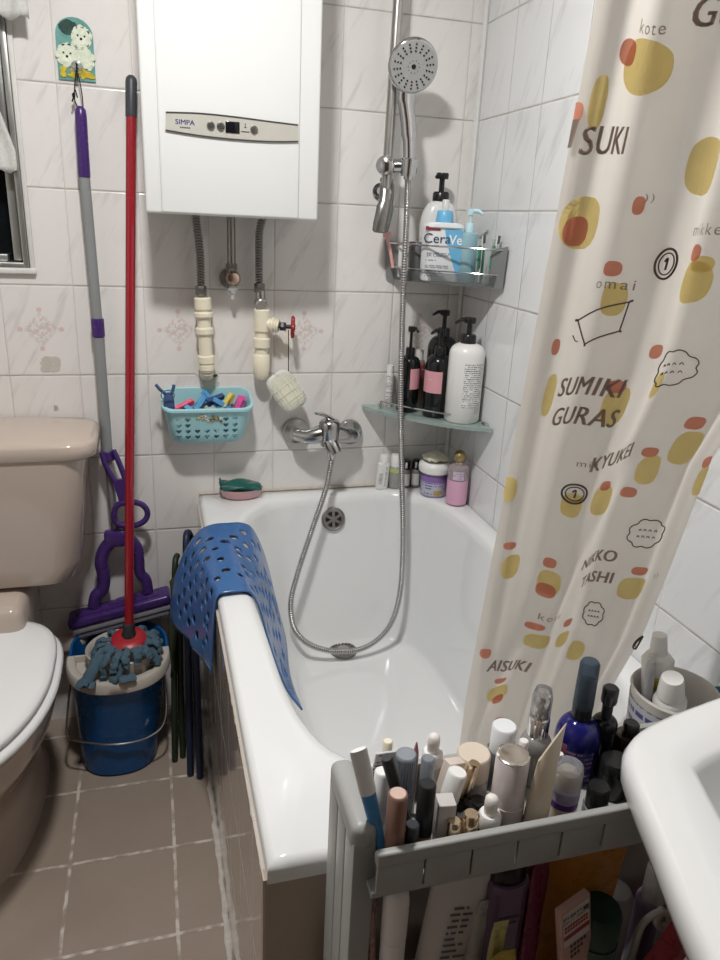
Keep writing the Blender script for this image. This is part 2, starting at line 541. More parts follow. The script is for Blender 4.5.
for k in range(6):
    a = PI/3*k
    pts = [V((math.cos(a+da)*r, math.sin(a+da)*r, .0052)) for r, da in ((.007, 0), (.0205, .34), (.0215, 0), (.0205, -.34))]
    g.add([p+q @ v for v in pts], [(0, 1, 2, 3)])
g.obj('overflow_slot', BLACK, ov, smooth=0)

# ---------------------------------------------------------------- toilet
def rrect(hx, y0, y1, z, r, cx0, n=7):
    pts = []
    for (sx, yy, a0) in ((1, y1, 0), (-1, y1, 90), (-1, y0, 180), (1, y0, 270)):
        for k in range(n):
            a = R(a0+90*k/(n-1))
            pts.append(V((cx0+sx*(hx-r)+r*math.cos(a), (yy-r if yy == y1 else yy+r)+r*math.sin(a), z)))
    return pts
TC = .024
toilet = thing('toilet', 'beige close-coupled toilet with a closed white seat beside the mop bucket', 'toilet', (TC, -.3, 0))
g = G()
g.loft([rrect(.140, -.17, -.02, .492, .05, TC), rrect(.170, -.20, -.012, .503, .055, TC), rrect(.188, -.214, -.012, .55, .055, TC), rrect(.216, -.224, -.012, .798, .05, TC)])
g.obj('tank', BEIGE, toilet, smooth=50)
def lid_ring(hx, z, fy, r):
    P = rrect(hx, fy, -.008, z, r, TC, 9)
    out = []
    for p in P:
        b = .020*max(0, 1-((p.x-TC)/hx/.8)**2) if p.y < -.1 else 0
        out.append(V((p.x, p.y-b, z)))
    return out
g = G()
g.loft([lid_ring(.220, .796, -.214, .05), lid_ring(.236, .7975, -.224, .055), lid_ring(.240, .802, -.228, .055), lid_ring(.2405, .826, -.2285, .055), lid_ring(.237, .832, -.225, .054), lid_ring(.228, .8355, -.214, .05), lid_ring(.12, .839, -.14, .04), lid_ring(.05, .8395, -.12, .03)])
g.obj('tank_lid', BEIGE, toilet, smooth=60)
SC_X = -.004
def egg(w, yb, yf, z, n=56, sq=.62):
    yf = yf-.055; yb = yb-.012
    out = []
    for k in range(n):
        a = 2*PI*k/n
        s_, c_ = math.sin(a), math.cos(a)
        ym = yb+(yf-yb)*.42
        if s_ >= 0: x = w*math.copysign(abs(c_)**sq, c_); y = ym+(yb-ym)*abs(s_)**sq
        else: x = w*c_; y = ym+(yf-ym)*(-s_)
        out.append(V((SC_X+x, y, z)))
    return out
g = G()
g.loft([egg(.105, -.06, -.50, 0), egg(.100, -.06, -.49, .012), egg(.088, -.07, -.455, .05), egg(.092, -.07, -.46, .14), egg(.12, -.08, -.54, .22), egg(.158, -.12, -.62, .30),
        egg(.172, -.18, -.65, .36), egg(.174, -.19, -.653, .385), egg(.16, -.20, -.64, .390)])
g.obj('bowl', BEIGE, toilet, smooth=60)
g = G()
g.box((SC_X, -.15, .395), (.20, .26, .19), bev=.025, seg=3)
g.obj('cistern_shelf', BEIGE, toilet)
SEAT = M('white_seat', (.80, .80, .79), .22, var=.015, scale=5)
g = G()
g.loft([egg(.172, -.20, -.652, .392), egg(.182, -.195, -.662, .397), egg(.185, -.193, -.665, .406), egg(.180, -.198, -.66, .413), egg(.165, -.21, -.645, .414)])
g.obj('seat', SEAT, toilet, smooth=60)
g = G()
g.loft([egg(.160, -.21, -.64, .415), egg(.170, -.203, -.65, .417), egg(.174, -.20, -.654, .425), egg(.170, -.204, -.65, .432), egg(.155, -.215, -.632, .436), egg(.10, -.26, -.56, .4375)])
g.obj('seat_lid', SEAT, toilet, smooth=60)
g = G()
g.cyl((SC_X-.07, -.212, .432), (SC_X+.07, -.212, .432), .011, n=14, bev=.002)
g.obj('hinge', SEAT, toilet)
# waste pipe beside the toilet
g = G()
a, b = V((0.1070, -0.0600, 0.2510)), V((0.1720, -0.0600, 0.3070))
wp = G().tube([(.12, -.06, a.z+.01), (.15, -.06, a.z+.012), (.175, -.055, a.z+.02), (.19, -.03, a.z+.04), (.193, -.002, a.z+.055)], .024, 14)
tag(rebase(wp.obj('waste_pipe', M('pipe_beige', (.50, .43, .36), .5, var=.12)), (.15, -.03, a.z-.02)), 'short beige waste pipe bend between the toilet and the mop head', 'pipe')

# ---------------------------------------------------------------- gas water heater
HX0, HX1, HY, HZ0, HZ1 = .390, .738, -.180, 1.2935, 1.95
heater = thing('water_heater', 'white wall-mounted gas water heater with a slim control strip', 'water heater', (.564, 0, HZ0))
HW = M('white_enamel', (.79, .80, .785), .2, var=.01, scale=3)
g = G()
g.box(((HX0+HX1)/2, -.081, (HZ0+HZ1)/2), (HX1-HX0-.006, .158, HZ1-HZ0-.006), bev=.003)
g.obj('casing', HW, heater)
g = G()
g.box(((HX0+HX1)/2, -.168, (HZ0+HZ1)/2), (HX1-HX0, .022, HZ1-HZ0), bev=.006, seg=3)
g.obj('front_cover', HW, heater)
g = G()
g.box((.558, -.179, (HZ0+HZ1)/2), (.276, .010, HZ1-HZ0-.004), bev=.0045, seg=3)
g.obj('front_panel', HW, heater)
yy = -.1845
TOPP = [(0.4350, -0.1850, 1.4760), (0.4990, -0.1850, 1.4790), (0.5660, -0.1850, 1.4780), (0.6350, -0.1850, 1.4750), (0.6910, -0.1850, 1.4730)]
BOTP = [(0.4330, -0.1850, 1.4450), (0.4980, -0.1850, 1.4400), (0.5660, -0.1850, 1.4380), (0.6350, -0.1850, 1.4390), (0.6920, -0.1850, 1.4430)]
tp = catmull([(p[0], yy, p[2]) for p in TOPP], 8); bp_ = catmull([(p[0], yy, p[2]) for p in BOTP], 8)
g = G()
g.prism([(p.x, p.z) for p in tp]+[(p.x, p.z) for p in reversed(bp_)], yy-.002, yy+.003)
cp = g.obj('control_panel', M('champagne_panel', (.62, .60, .54), .35, .3, var=.02), heater, smooth=0)
g = G()
for line in (tp, bp_):
    g.tube([(p.x, yy-.0022, p.z) for p in line], .0014, 6)
g.obj('panel_edging', M('edging_dark', (.07, .065, .065), .4), cp)
for px_ in ((0.5190, -0.1870, 1.4590), (0.5380, -0.1870, 1.4590), (0.6030, -0.1870, 1.4580)):
    g = G()
    g.lathe([(.0075, 0), (.0078, .003), (.006, .0055), (0, .006)], 20, (px_[0], yy-.001, px_[2]), dirv=(0, -1, 0))
    g.obj('button', M('button_chrome', (.30, .29, .28), .25, .9), cp)
q = (0.5610, -0.1870, 1.4590)
G().box((q[0], yy-.0025, q[2]), (.0275, .003, .0205), bev=.0008).obj('display', M('display_black', (.008, .008, .01), .1), cp)
INK = M('dark_ink', (.03, .03, .05), .5)
q = (0.4700, -0.1870, 1.4610)
g = G()
add_text(g, 'SIMPA', .0125, lambda x, z: V((q[0]+x*1.1, yy-.0024, q[2]+z)))
add_text(g, 'SIMPA', .0125, lambda x, z: V((q[0]+x*1.1+.0005, yy-.0025, q[2]+z)))
g.obj('lettering', M('navy_ink', (.03, .035, .16), .5), cp, smooth=0, fix=False)
q2 = (0.4700, -0.1870, 1.4520)
g = G()
for k in range(5): g.box((q2[0]-.008+.004*k, yy-.0023, q2[2]), (.0028, .0006, .0024))
q3 = (0.5860, -0.1870, 1.4600)
g.box((q3[0], yy-.0023, q3[2]+.004), (.0012, .0006, .008)); g.box((q3[0], yy-.0023, q3[2]-.007), (.016, .0006, .0016)); g.box((q3[0], yy-.0023, q3[2]+.001), (.0045, .0006, .0012))
g.obj('small_print', INK, cp, smooth=0)

# ---------------------------------------------------------------- pipes under the heater
def ridged(pts, r, pitch=.0058, amp=.16, n=10, closed=False):
    P = catmull(pts, 14)
    L = sum((b-a).length for a, b in zip(P, P[1:]))
    m = int(L/pitch)*4
    Q = resample(P, m)
    g = G()
    g.tube(Q, [r*(1+amp*(.5, 1, .5, -2.)[k % 4]) for k in range(m)], n)
    return g
def nut(g, p0, p1, r): return g.cyl(p0, p1, r, n=6, bev=.001)
yw = -.035
def W(p, y=None): return V((p[0], p[1] if y is None else y, p[2]))
a, b = (0.4960, -0.0350, 1.2960), (0.5020, -0.0350, 1.1270)
hp = thing('flexible_hose', 'ribbed steel hose from the heater to the left cream pipe', 'hose', b, group=None)
ridged([W(a)+V((-.002, -.004, .02)), W(a)+V((0, 0, -.02)), W(a).lerp(W(b), .5)+V((.003, 0, 0)), W(b)+V((0, 0, .012))], .0085).obj('braided_tube', M('braid_steel', (.34, .32, .30), .32, 1., var=.1), hp)
g = G(); nut(g, W(b)+V((0, 0, -.006)), W(b)+V((0, 0, .016)), .0125); g.obj('hose_nut', DARKMETAL, hp)
# left cream pipe
c0, c1 = (0.5050, -0.0350, 1.1180), (0.5110, -0.0350, 0.9480)
lp = thing('water_pipe', 'cream plastic water pipe on the left, ending above the blue basket', 'pipe', c1)
d_ = (W(c1)-W(c0))
def along(t): return W(c0)+d_*t
g = G(); g.cyl(along(0), along(1.02), .0155, n=20, bev=.002); g.obj('tube', CREAM, lp)
for t0, t1, r in ((.0, .17, .0195), (.19, .27, .022), (.40, .50, .021), (.78, .90, .0195), (.9, 1.0, .018)):
    G().cyl(along(t0), along(t1), r, n=20, bev=.003).obj('fitting', CREAM, lp)
G().tube([along(1.0), along(1.06)+V((0, .008, 0)), along(1.08)+V((0, .034, -.002))], .015, 14).obj('elbow', CREAM, lp)
# middle gas pipe and valve
a, b = (0.5710, -0.0400, 1.3020), (0.5710, -0.0400, 1.1840)
gp = thing('gas_pipe', 'bare steel gas pipe with round shut-off valve under the middle of the heater', 'pipe', (0.5700, -0.0300, 1.1350))
G().cyl(W(a)+V((0, 0, .02)), W(b), .0095, n=16).obj('tube', DARKMETAL, gp)
G().cyl(W(b)+V((0, 0, -.004)), W(b)+V((0, 0, .010)), .013, n=6, bev=.001).obj('collar', DARKMETAL, gp)
v_ = W((0.5700, -0.0300, 1.1590), -.002)
G().lathe([(0, 0), (.023, 0), (.0235, .004), (.021, .010), (.012, .012), (.012, .030), (0, .03)], 28, v_, dirv=(0, -1, 0)).obj('wall_flange', DARKMETAL, gp)
G().lathe([(0, 0), (.013, .001), (.0165, .006), (.0165, .014), (.012, .021), (0, .024)], 24, v_+V((.003, -.03, .002)), dirv=(.1, -1, .05)).obj('valve_body', M('valve_brass', (.58, .45, .36), .22, 1.), gp)
G().cyl(v_+V((0, -.03, .012)), W(b)+V((0, 0, .002)), .0105, n=16).obj('valve_neck', DARKMETAL, gp)
g = G(); g.cyl(v_+V((.003, -.034, -.014)), v_+V((.003, -.034, -.032)), .008, n=14, bev=.002); g.box(v_+V((.003, -.036, -.022)), (.021, .012, .006), bev=.001); g.cyl(v_+V((.003, -.034, -.032)), v_+V((.003, -.034, -.044)), .0045, n=10); g.obj('drain_plug', M('milky_plastic', (.75, .75, .74), .3, trans=.3), gp)
# right hose
a, b = (0.6450, -0.0350, 1.2990), (0.6350, -0.0350, 1.1430)
hp = thing('flexible_hose', 'ribbed steel hose with round elbow joint above the red valve wheel', 'hose', (0.6390, -0.0350, 1.0960))
ridged([W(a)+V((.012, .012, .022)), W(a)+V((.001, 0, .004)), W((0.6350, -0.0350, 1.2640)), W((0.6340, -0.0350, 1.1990)), W(b)], .0085).obj('braided_tube', M('braid_steel', (.34, .32, .30), .32, 1., var=.1), hp)
g = G(); nut(g, W(b)+V((0, 0, -.012)), W(b)+V((0, 0, .008)), .0125); g.obj('hose_nut', DARKMETAL, hp)
e_ = W((0.6370, -0.0350, 1.1140))
g = G(); g.cyl(e_+V((0, 0, .022)), e_+V((.001, 0, -.004)), .0115, n=18); g.cyl(e_+V((0, .01, -.006)), e_+V((.001, -.018, -.010)), .0135, n=20, bev=.003); g.obj('elbow', STEEL, hp)
# right cream pipe with valve
c0, c1 = (0.6410, -0.0350, 1.0910), (0.6390, -0.0350, 0.9320)
rp = thing('water_pipe', 'cream plastic water pipe on the right, with a red wheel valve', 'pipe', c1)
d_ = (W(c1)-W(c0))
G().cyl(along(0), along(1.0), .0155, n=20, bev=.002).obj('tube', CREAM, rp)
for t0, t1, r in ((-.02, .32, .0195), (.40, .56, .0205)):
    G().cyl(along(t0), along(t1), r, n=20, bev=.003).obj('fitting', CREAM, rp)
G().lathe([(0, -.03), (.012, -.027), (.0185, -.016), (.0205, 0), (.0205, .03), (.017, .034), (0, .034)], 24, along(.86)).obj('end_cap', CREAM, rp)
h0, h1 = W((0.6410, -0.0350, 1.0610)), W((0.6790, -0.0500, 1.0560))
G().cyl(h0, h1, .0145, n=18, bev=.002).obj('side_branch', CREAM, rp)
g = G()
for t0, t1, r in ((.55, .72, .0185), (.78, .90, .0175), (.93, 1.0, .015)): g.cyl(h0.lerp(h1, t0), h0.lerp(h1, t1), r, n=20, bev=.002)
g.obj('branch_rings', CREAM, rp)
s1 = W((0.7110, -0.0550, 1.0550))
dv_ = (s1-h1).normalized()
vv = G(); vv.cyl(h1, s1, .005, n=12); vv.cyl(h1.lerp(s1, .05), h1.lerp(s1, .5), .0105, n=6, bev=.001)
G_v = vv.obj('valve_stem', M('black_iron', (.05, .05, .055), .4, .7), rp)
g = G()
ring = []
qv = dv_.to_track_quat('Z', 'Y')
for k in range(64):
    a_ = 2*PI*k/64
    rr_ = .0215+.0022*math.cos(a_*6)
    ring.append(s1+qv @ V((rr_*math.cos(a_), rr_*math.sin(a_), 0)))
g.tube(ring, .0045, 8, closed=True)
for k in range(6):
    a_ = 2*PI*k/6
    g.cyl(s1, s1+qv @ V((.021*math.cos(a_), .021*math.sin(a_), 0)), .0032, n=8)
g.cyl(s1-dv_*.005, s1+dv_*.006, .008, n=14, bev=.001)
g.obj('valve_wheel', M('red_paint', (.33, .018, .022), .35), rp)

# soap in a net hung from the valve
tp_ = W((0.7010, -0.0550, 1.0390)); bt = W((0.7020, -0.0550, 0.9500)); sc_ = W((0.6980, -0.0550, 0.9010))
soap = thing('soap_net', 'cream soap bar in a white net hanging on a black cord from the valve', 'soap', sc_-V((0, 0, .045)))
G().cyl(tp_+V((0, 0, .01)), bt+V((0, 0, -.004)), .0012, n=6).obj('cord', BLACK, soap)
def pillow(g, c, sx, sy, sz, rot, n=20, m=14, e=.55):
    Mx = Matrix.Translation(c) @ Euler(rot).to_matrix().to_4x4()
    rows = []
    def pw(v): return math.copysign(abs(v)**e, v)
    for i in range(m+1):
        ph = -PI/2+PI*i/m
        rows.append([Mx @ V((sx*pw(math.cos(ph))*pw(math.cos(2*PI*k/n)), sy*pw(math.cos(ph))*pw(math.sin(2*PI*k/n)), sz*pw(math.sin(ph)))) for k in range(n)])
    g.loft(rows)
g = G(); pillow(g, sc_, .033, .020, .048, (0, R(-36), 0), e=.5)
o = g.obj('soap_bar', M('cream_soap', (.80, .78, .62), .4, sss=.2, var=.03), soap, smooth=70)
g = G(); pillow(g, sc_, .0345, .0215, .0495, (0, R(-36), 0), 26, 20, e=.5)
g.loft([[bt+V((.004*math.cos(2*PI*k/20), .004*math.sin(2*PI*k/20), 0)) for k in range(20)], [sc_+V((-.004, 0, .022))+V((.018*math.cos(2*PI*k/20), .013*math.sin(2*PI*k/20), 0)) for k in range(20)]], True, False, False)
o = g.obj('net', M('white_net', (.86, .86, .82), .6), soap); mod(o, 'WIREFRAME', thickness=.0011)

# ---------------------------------------------------------------- bath mixer
CHR2 = M('worn_chrome', (.46, .455, .45), .2, 1., var=.08)
mx = thing('bath_mixer', 'chrome single-lever bath mixer on the wall above the tub', 'tap', (.80, 0, .76))
bc = W((0.8020, -0.0650, 0.7930))
for q in ((0.7310, -0.0120, 0.7870), (0.8740, -0.0120, 0.7790)):
    G().lathe([(0, 0), (.033, 0), (.0335, .006), (.030, .018), (.020, .027), (.016, .05), (0, .05)], 32, (q[0], -.001, q[2]), dirv=(0, -1, 0)).obj('wall_flange', CHR2, mx)
lq = W((0.7310, -0.0120, 0.7870), -.045); rq = W((0.8740, -0.0120, 0.7790), -.045)
G().tube([lq+V((-.008, .005, 0)), lq+V((.02, -.012, -.003)), bc+V((-.02, 0, 0)), bc+V((.022, 0, 0)), rq], [.0155, .0175, .023, .025, .018], 20).obj('body', CHR2, mx)
G().lathe([(0, -.034), (.021, -.032), (.0255, -.01), (.0265, .012), (.0265, .026), (.021, .034), (.011, .038), (0, .039)], 28, bc+V((.002, -.008, .004))).obj('cartridge_housing', CHR2, mx)
tipp = W((0.7630, -0.1000, 0.8550))
hb = bc+V((.004, -.008, .038))
G().tube([hb+V((.014, .004, -.006)), hb+V((0, -.002, .004)), hb.lerp(tipp, .5)+V((0, 0, .006)), tipp], [(.010, .006), (.013, .007), (.010, .0045), (.006, .003)], 14, flat=(0, 1, 0)).obj('lever', CHROME, mx)
sp_ = W((0.8160, -0.1000, 0.7510))
G().tube([bc+V((0, -.012, -.012)), bc+V((.006, -.026, -.026)), sp_], [.019, .018, .0155], 18).obj('spout', CHR2, mx)
G().cyl(bc+V((.0, -.02, -.024)), W((0.8090, -0.0850, 0.7330)), .0095, n=16, bev=.001).obj('hose_outlet', CHROME, mx)

# ---------------------------------------------------------------- shower rail, hand shower, hose
rt, rb_ = W((0.9220, -0.0600, 1.8140)), W((0.9210, -0.0600, 1.3460))
rt.x = rb_.x+.006
rail = thing('shower_rail', 'brushed steel shower rail with sliding holder on the back wall', 'shower rail', rb_)
G().cyl(rt, rb_, .0115, n=20).obj('rail_tube', STEEL, rail)
for zz in (rt.z-.02, rb_.z+.02):
    g = G(); g.cyl((rb_.x+(.006 if zz > 1.5 else .001), -.001, zz), (rb_.x+(.006 if zz > 1.5 else .001), -.060, zz), .011, n=16, bev=.002); g.lathe([(0, 0), (.019, 0), (.019, .004), (0, .006)], 20, (rb_.x+.004, -.0005, zz), dirv=(0, -1, 0)); g.obj('wall_mount', CHROME, rail)
bk = W((0.9220, -0.0620, 1.4180))
G().cyl(bk+V((-.010, .004, 0)), bk+V((.052, -.020, .002)), .0150, n=20, bev=.002).obj('slider', CHROME, rail)
G().lathe([(0, -.012), (.0205, -.012), (.0215, .004), (.0195, .012), (.012, .016), (0, .0165)], 28, bk+V((-.008, -.008, 0)), dirv=(-.45, -.9, 0)).obj('slider_knob', CHROME, rail)
hh = W((0.9650, -0.0850, 1.4180))
G().lathe([(.0125, -.020), (.018, -.020), (.0205, .016), (.0165, .018), (.0145, .016), (.0125, -.020)], 24, hh, dirv=(.02, -.10, 1)).obj('holder_cup', CHROME, rail)
m0, m1 = W((0.9240, -0.0550, 1.3850)), W((0.9080, -0.0750, 1.2740))
G().tube(catmull([m0+V((0, .01, .006)), m0+V((.001, 0, -.006)), m0.lerp(m1, .5)+V((.002, -.006, 0)), m1+V((.001, 0, .012)), m1], 6), [(.015, .011)]*6+[(.0175, .012)]*6+[(.0205, .012)]*6+[(.0195, .011)]*3+[(.0175, .011), (.0155, .009), (.0115, .007)]+[(.005, .004)], 18, flat=(1, 0, 0)).obj('lower_bracket', M('smoky_chrome', (.26, .25, .24), .25, .8), rail)
hd = W((0.9500, -0.1150, 1.6120))
hs = thing('hand_shower', 'round chrome hand shower resting in the rail holder', 'hand shower', hh-V((0, 0, .03)))
fd = V((-.10, -.93, -.36)).normalized()
G().lathe([(0, .004), (.049, .004), (.0525, .0015), (.054, -.003), (.050, -.012), (.034, -.020), (.014, -.026), (0, -.027)], 48, hd, dirv=fd).obj('shower_head', CHROME, hs)
fc = G().lathe([(0, .0055), (.0485, .0055), (.0495, .004)], 48, hd, dirv=fd).obj('spray_face', M('grey_face', (.40, .40, .39), .4), hs)
qf = fd.to_track_quat('Z', 'Y')
g = G()
for k in range(18):
    a_ = 2*PI*(k+.5)/18
    for r_ in (.029, .0355, .042):
        g.lathe([(.0022, 0), (.0019, .0012), (0, .0014)], 6, hd+qf @ V((r_*math.cos(a_), r_*math.sin(a_), .0055)), dirv=fd)
for k in range(10):
    a_ = 2*PI*k/10
    g.lathe([(.0009, 0), (.0008, .001), (0, .001)], 5, hd+qf @ V((.012*math.cos(a_), .012*math.sin(a_), .0055)), dirv=fd)
g.lathe([(.005, 0), (.0045, .0012), (0, .0014)], 14, hd+qf @ V((0, 0, .0055)), dirv=fd)
g.obj('spray_nozzles', BLACK, fc)
hb2 = hh+V((.0005, .004, -.026))
top_ = hd-fd*.016
G().tube(catmull([top_+V((0, .010, .012)), top_+V((0, .014, -.02)), hd+V((-.0005, .034, -.062)), hh.lerp(hd, .40)+V((0, .014, 0)), hh, hb2], 6), [(.006, .005)]*2+[(.020, .012)]*5+[(.0215, .0140)]*6+[(.0175, .0145)]*7+[(.0145, .0140)]*6+[(.0105, .0105)]*5, 20, flat=(1, 0, 0)).obj('handle', CHROME, hs)
hpts = [W((0.8100, -0.0850, 0.7380)), W((0.7910, -0.1100, 0.6650)), W((0.7510, -0.1400, 0.5670)), W((0.7100, -0.1700, 0.4610)), W((0.6910, -0.1900, 0.3890)), W((0.7040, -0.2000, 0.3170)), W((0.7520, -0.2100, 0.2730)), W((0.8300, -0.2150, 0.2530)),
        W((0.8980, -0.2100, 0.2610)), W((0.9530, -0.2000, 0.3080)), W((0.9780, -0.1900, 0.3970)), W((0.9830, -0.1700, 0.5360)), W((0.9760, -0.1500, 0.6920)), W((0.9640, -0.1350, 0.8930)), W((0.9550, -0.1300, 1.1300)), W((0.9550, -0.1200, 1.3160)), hb2+V((0, -.002, -.008)), hb2]
o = ridged(hpts, .0068, .0058, .16).obj('shower_hose', M('hose_chrome', (.47, .46, .45), .24, 1.))
tag(rebase(o, W((0.8300, -0.2150, 0.2530))), 'long ribbed chrome shower hose looping down into the bathtub', 'shower hose')
# ---------------------------------------------------------------- picture hook plaque
pc = (0.2680, 0.0000, 1.5990)
plq = thing('picture_hook', 'arched hook plaque printed with two white puppies, above the purple mop', 'hook', (pc[0], 0, pc[2]-.06))
def PL(u, v): return V((pc[0]+u, -.0045, pc[2]+v))
hw, hb_, ht_ = .0355, -.058, .055
arch = [(-hw, hb_), (hw, hb_), (hw, ht_-.032)]+[(hw*math.cos(R(a)), ht_-.032+.032*math.sin(R(a))) for a in range(15, 180, 15)]+[(-hw, ht_-.032)]
g = G(); g.prism([(pc[0]+a, pc[2]+b) for a, b in arch], -.0035, -.0005); g.obj('plaque', M('plaque_teal', (.16, .36, .33), .12, var=.5, scale=45, coat=.4), plq, smooth=0)
def blob(g, u, v, ru, rv, jag=.12, n=26, d=0.):
    poly = [(pc[0]+u+ru*math.cos(2*PI*k/n)*(1+random.uniform(-jag, jag)), pc[2]+v+rv*math.sin(2*PI*k/n)*(1+random.uniform(-jag, jag))) for k in range(n)]
    g.prism(poly, -.0042-d, -.0034)
g = G()
blob(g, -.010, .036, .018, .013, .1, 24, .0002)
g.obj('picture_shadows', M('pic_dark', (.05, .09, .08), .12, var=.6, scale=90), plq, smooth=0)
def fluff(g, u, v, r, d):
    for k in range(9):
        a = 2*PI*k/9+.3
        blob(g, u+r*.62*math.cos(a), v+r*.70*math.sin(a), r*random.uniform(.42, .55), r*random.uniform(.42, .55), .16, 20, d)
    blob(g, u, v, r*.9, r*.95, .06, 26, d+.0001)
g = G()
fluff(g, .013, .020, .0185, .0005); fluff(g, .016, -.018, .019, .0004); fluff(g, -.015, -.014, .0200, .0007)
g.obj('picture_puppies', M('pic_fur', (.72, .78, .62), .12, var=.3, scale=170), plq, smooth=0)
g = G()
for u, v in ((.0125, .0145), (-.0165, -.0195)): blob(g, u, v, .0085, .007, .14, 20, .0012)
g.obj('picture_muzzles', M('pic_muzzle', (.80, .84, .70), .12, var=.15, scale=170), plq, smooth=0)
g = G()
for u, v, r in ((.0065, .0235, .0019), (.0195, .0225, .0019), (.0125, .0175, .0027), (-.0225, -.0095, .0019), (-.0095, -.0100, .0019), (-.0165, -.0160, .0027)):
    blob(g, u, v, r, r*.9, .05, 12, .0016)
g.obj('picture_faces', M('pic_black', (.03, .025, .02), .12), plq, smooth=0)
g = G()
for k in range(22): blob(g, random.uniform(-.029, .029), random.uniform(-.053, -.036), random.uniform(.003, .007), random.uniform(.003, .006), .2, 10, .0010+.00002*k)
g.obj('picture_flowers', M('pic_yellow', (.72, .46, .05), .15, var=.7, scale=90), plq, smooth=0)
hk = V((pc[0]+.001, -.006, pc[2]-.034))
g = G(); g.lathe([(0, 0), (.0125, 0), (.012, .002), (.006, .0035), (0, .004)], 28, hk, dirv=(0, -1, 0)); g.obj('hook_disc', CLEAR, plq)
g = G(); g.tube(catmull([hk+V((0, -.004, .006)), hk+V((0, -.006, -.008)), hk+V((0, -.010, -.017)), hk+V((0, -.018, -.016)), hk+V((0, -.021, -.008))], 5), .0022, 8); g.obj('hook_arm', BLACK, plq)

# ---------------------------------------------------------------- sponge mop (purple)
PUR = M('purple_plastic', (.060, .024, .15), .28, var=.08)
GRT = M('grey_tube', (.26, .27, .27), .4, var=.05)
mp = thing('sponge_mop', 'butterfly sponge mop with purple grip hanging by a cord from the puppy hook', 'mop', (0.2830, -0.0600, 0.3170))
g1, g2 = W((0.2710, -0.0240, 1.4910)), W((0.2690, -0.0260, 1.3600))
G().lathe([(0, -.002), (.006, -.001), (.0108, .006), (.0118, .02), (.0118, .06), (.0124, .128), (.0118, .134), (.0, .134)], 22, g1, dirv=g2-g1).obj('grip', PUR, mp)
e1, e2 = W((0.2740, -0.0280, 1.0670)), W((0.2740, -0.0280, 1.0250))
t2 = W((0.2750, -0.0340, 0.7560))
G().cyl(g2, e1.lerp(e2, .5), .0112, n=20).obj('upper_tube', GRT, mp)
G().cyl(e1, e2, .0142, n=22, bev=.002).obj('collar', PUR, mp)
G().cyl(e2, t2, .0122, n=20).obj('middle_tube', GRT, mp)
G().cyl(t2, W((0.2820, -0.0360, 0.5150)), .0095, n=18).obj('lower_tube', M('tube_lightgrey', (.34, .33, .33), .35, .5), mp)
ck = V((hk.x, -.016, hk.z-.0165))
gt = g1+V((0, 0, .002))
G().tube(catmull([gt+V((-.004, 0, -.004)), W((0.2610, -0.0240, 1.5060)), ck+V((-.003, -.002, .001)), ck+V((.002, -.002, .001)), W((0.2760, -0.0240, 1.5130)), gt+V((.005, 0, -.006))], 6), .0012, 6).obj('hanging_cord', BLACK, mp)
kn = W((0.2600, -0.0260, 1.5110))
g = G(); g.lathe([(0, -.006), (.0032, -.003), (.0036, .002), (0, .006)], 10, kn); g.tube([kn+V((0, 0, -.002)), kn+V((-.004, 0, -.012))], .0016, 6); g.tube([kn+V((0, 0, .002)), kn+V((.004, 0, .010)), kn+V((.007, 0, -.004))], .0015, 6); g.obj('cord_knot', BLACK, mp)
def px_tube(name, pts, r, mat, parent, n=10, close=False, cm=5, flat=(0, 1, 0)):
    P = catmull(pts, cm, close)
    return G().tube(P, r, n, closed=close, flat=flat).obj(name, mat, parent)
yl = -.052
G().cyl(t2+V((0, 0, .004)), W((0.2760, -0.0340, 0.7360)), .0165, n=22, bev=.002).obj('lever_collar', PUR, mp)
px_tube('lever_arm', [(0.2630, -0.0460, 0.7600), (0.2690, -0.0500, 0.7340), (0.2790, -0.0520, 0.7070), (0.2930, -0.0540, 0.6820)], (.0068, .0065), PUR, mp)
px_tube('lever_arm', [(0.2890, -0.0460, 0.7640), (0.2970, -0.0500, 0.7450), (0.3060, -0.0520, 0.7160), (0.3140, -0.0540, 0.6860)], (.0068, .0065), PUR, mp)
g = G()
poly = [(0.2830, -0.0540, 0.6920), (0.3180, -0.0540, 0.6960), (0.3190, -0.0540, 0.6650), (0.3210, -0.0540, 0.6240), (0.2960, -0.0540, 0.6280), (0.2930, -0.0540, 0.6480)]
g.prism([(p[0], p[2]) for p in poly], -.060, -.049); g.obj('lever_plate', PUR, mp, smooth=0)
px_tube('lever_handle', [(0.2870, -0.0560, 0.6240), (0.2810, -0.0560, 0.5980), (0.2890, -0.0560, 0.5790), (0.3230, -0.0560, 0.5720), (0.3500, -0.0560, 0.5830), (0.3590, -0.0560, 0.6040), (0.3490, -0.0560, 0.6250), (0.3240, -0.0560, 0.6350), (0.3010, -0.0560, 0.6330)], (.007, .0072), PUR, mp, close=True)
px_tube('frame_arm', [(0.2840, -0.0450, 0.5510), (0.2720, -0.0460, 0.5340), (0.2520, -0.0480, 0.5090), (0.2430, -0.0500, 0.4780), (0.2470, -0.0500, 0.4420), (0.2420, -0.0500, 0.4070), (0.2250, -0.0520, 0.3870), (0.2180, -0.0520, 0.3600)], (.0145, .016), PUR, mp)
px_tube('frame_arm', [(0.2840, -0.0450, 0.5510), (0.3090, -0.0460, 0.5360), (0.3290, -0.0480, 0.5090), (0.3320, -0.0500, 0.4760), (0.3330, -0.0500, 0.4400), (0.3460, -0.0500, 0.4190), (0.3490, -0.0520, 0.3860)], (.0125, .014), PUR, mp)
G().box(W((0.2840, -0.0450, 0.5380)), (.060, .030, .042), bev=.008).obj('frame_hub', PUR, mp)
pa, pb = W((0.1640, -0.0550, 0.3220)), W((0.3980, -0.0550, 0.3710))
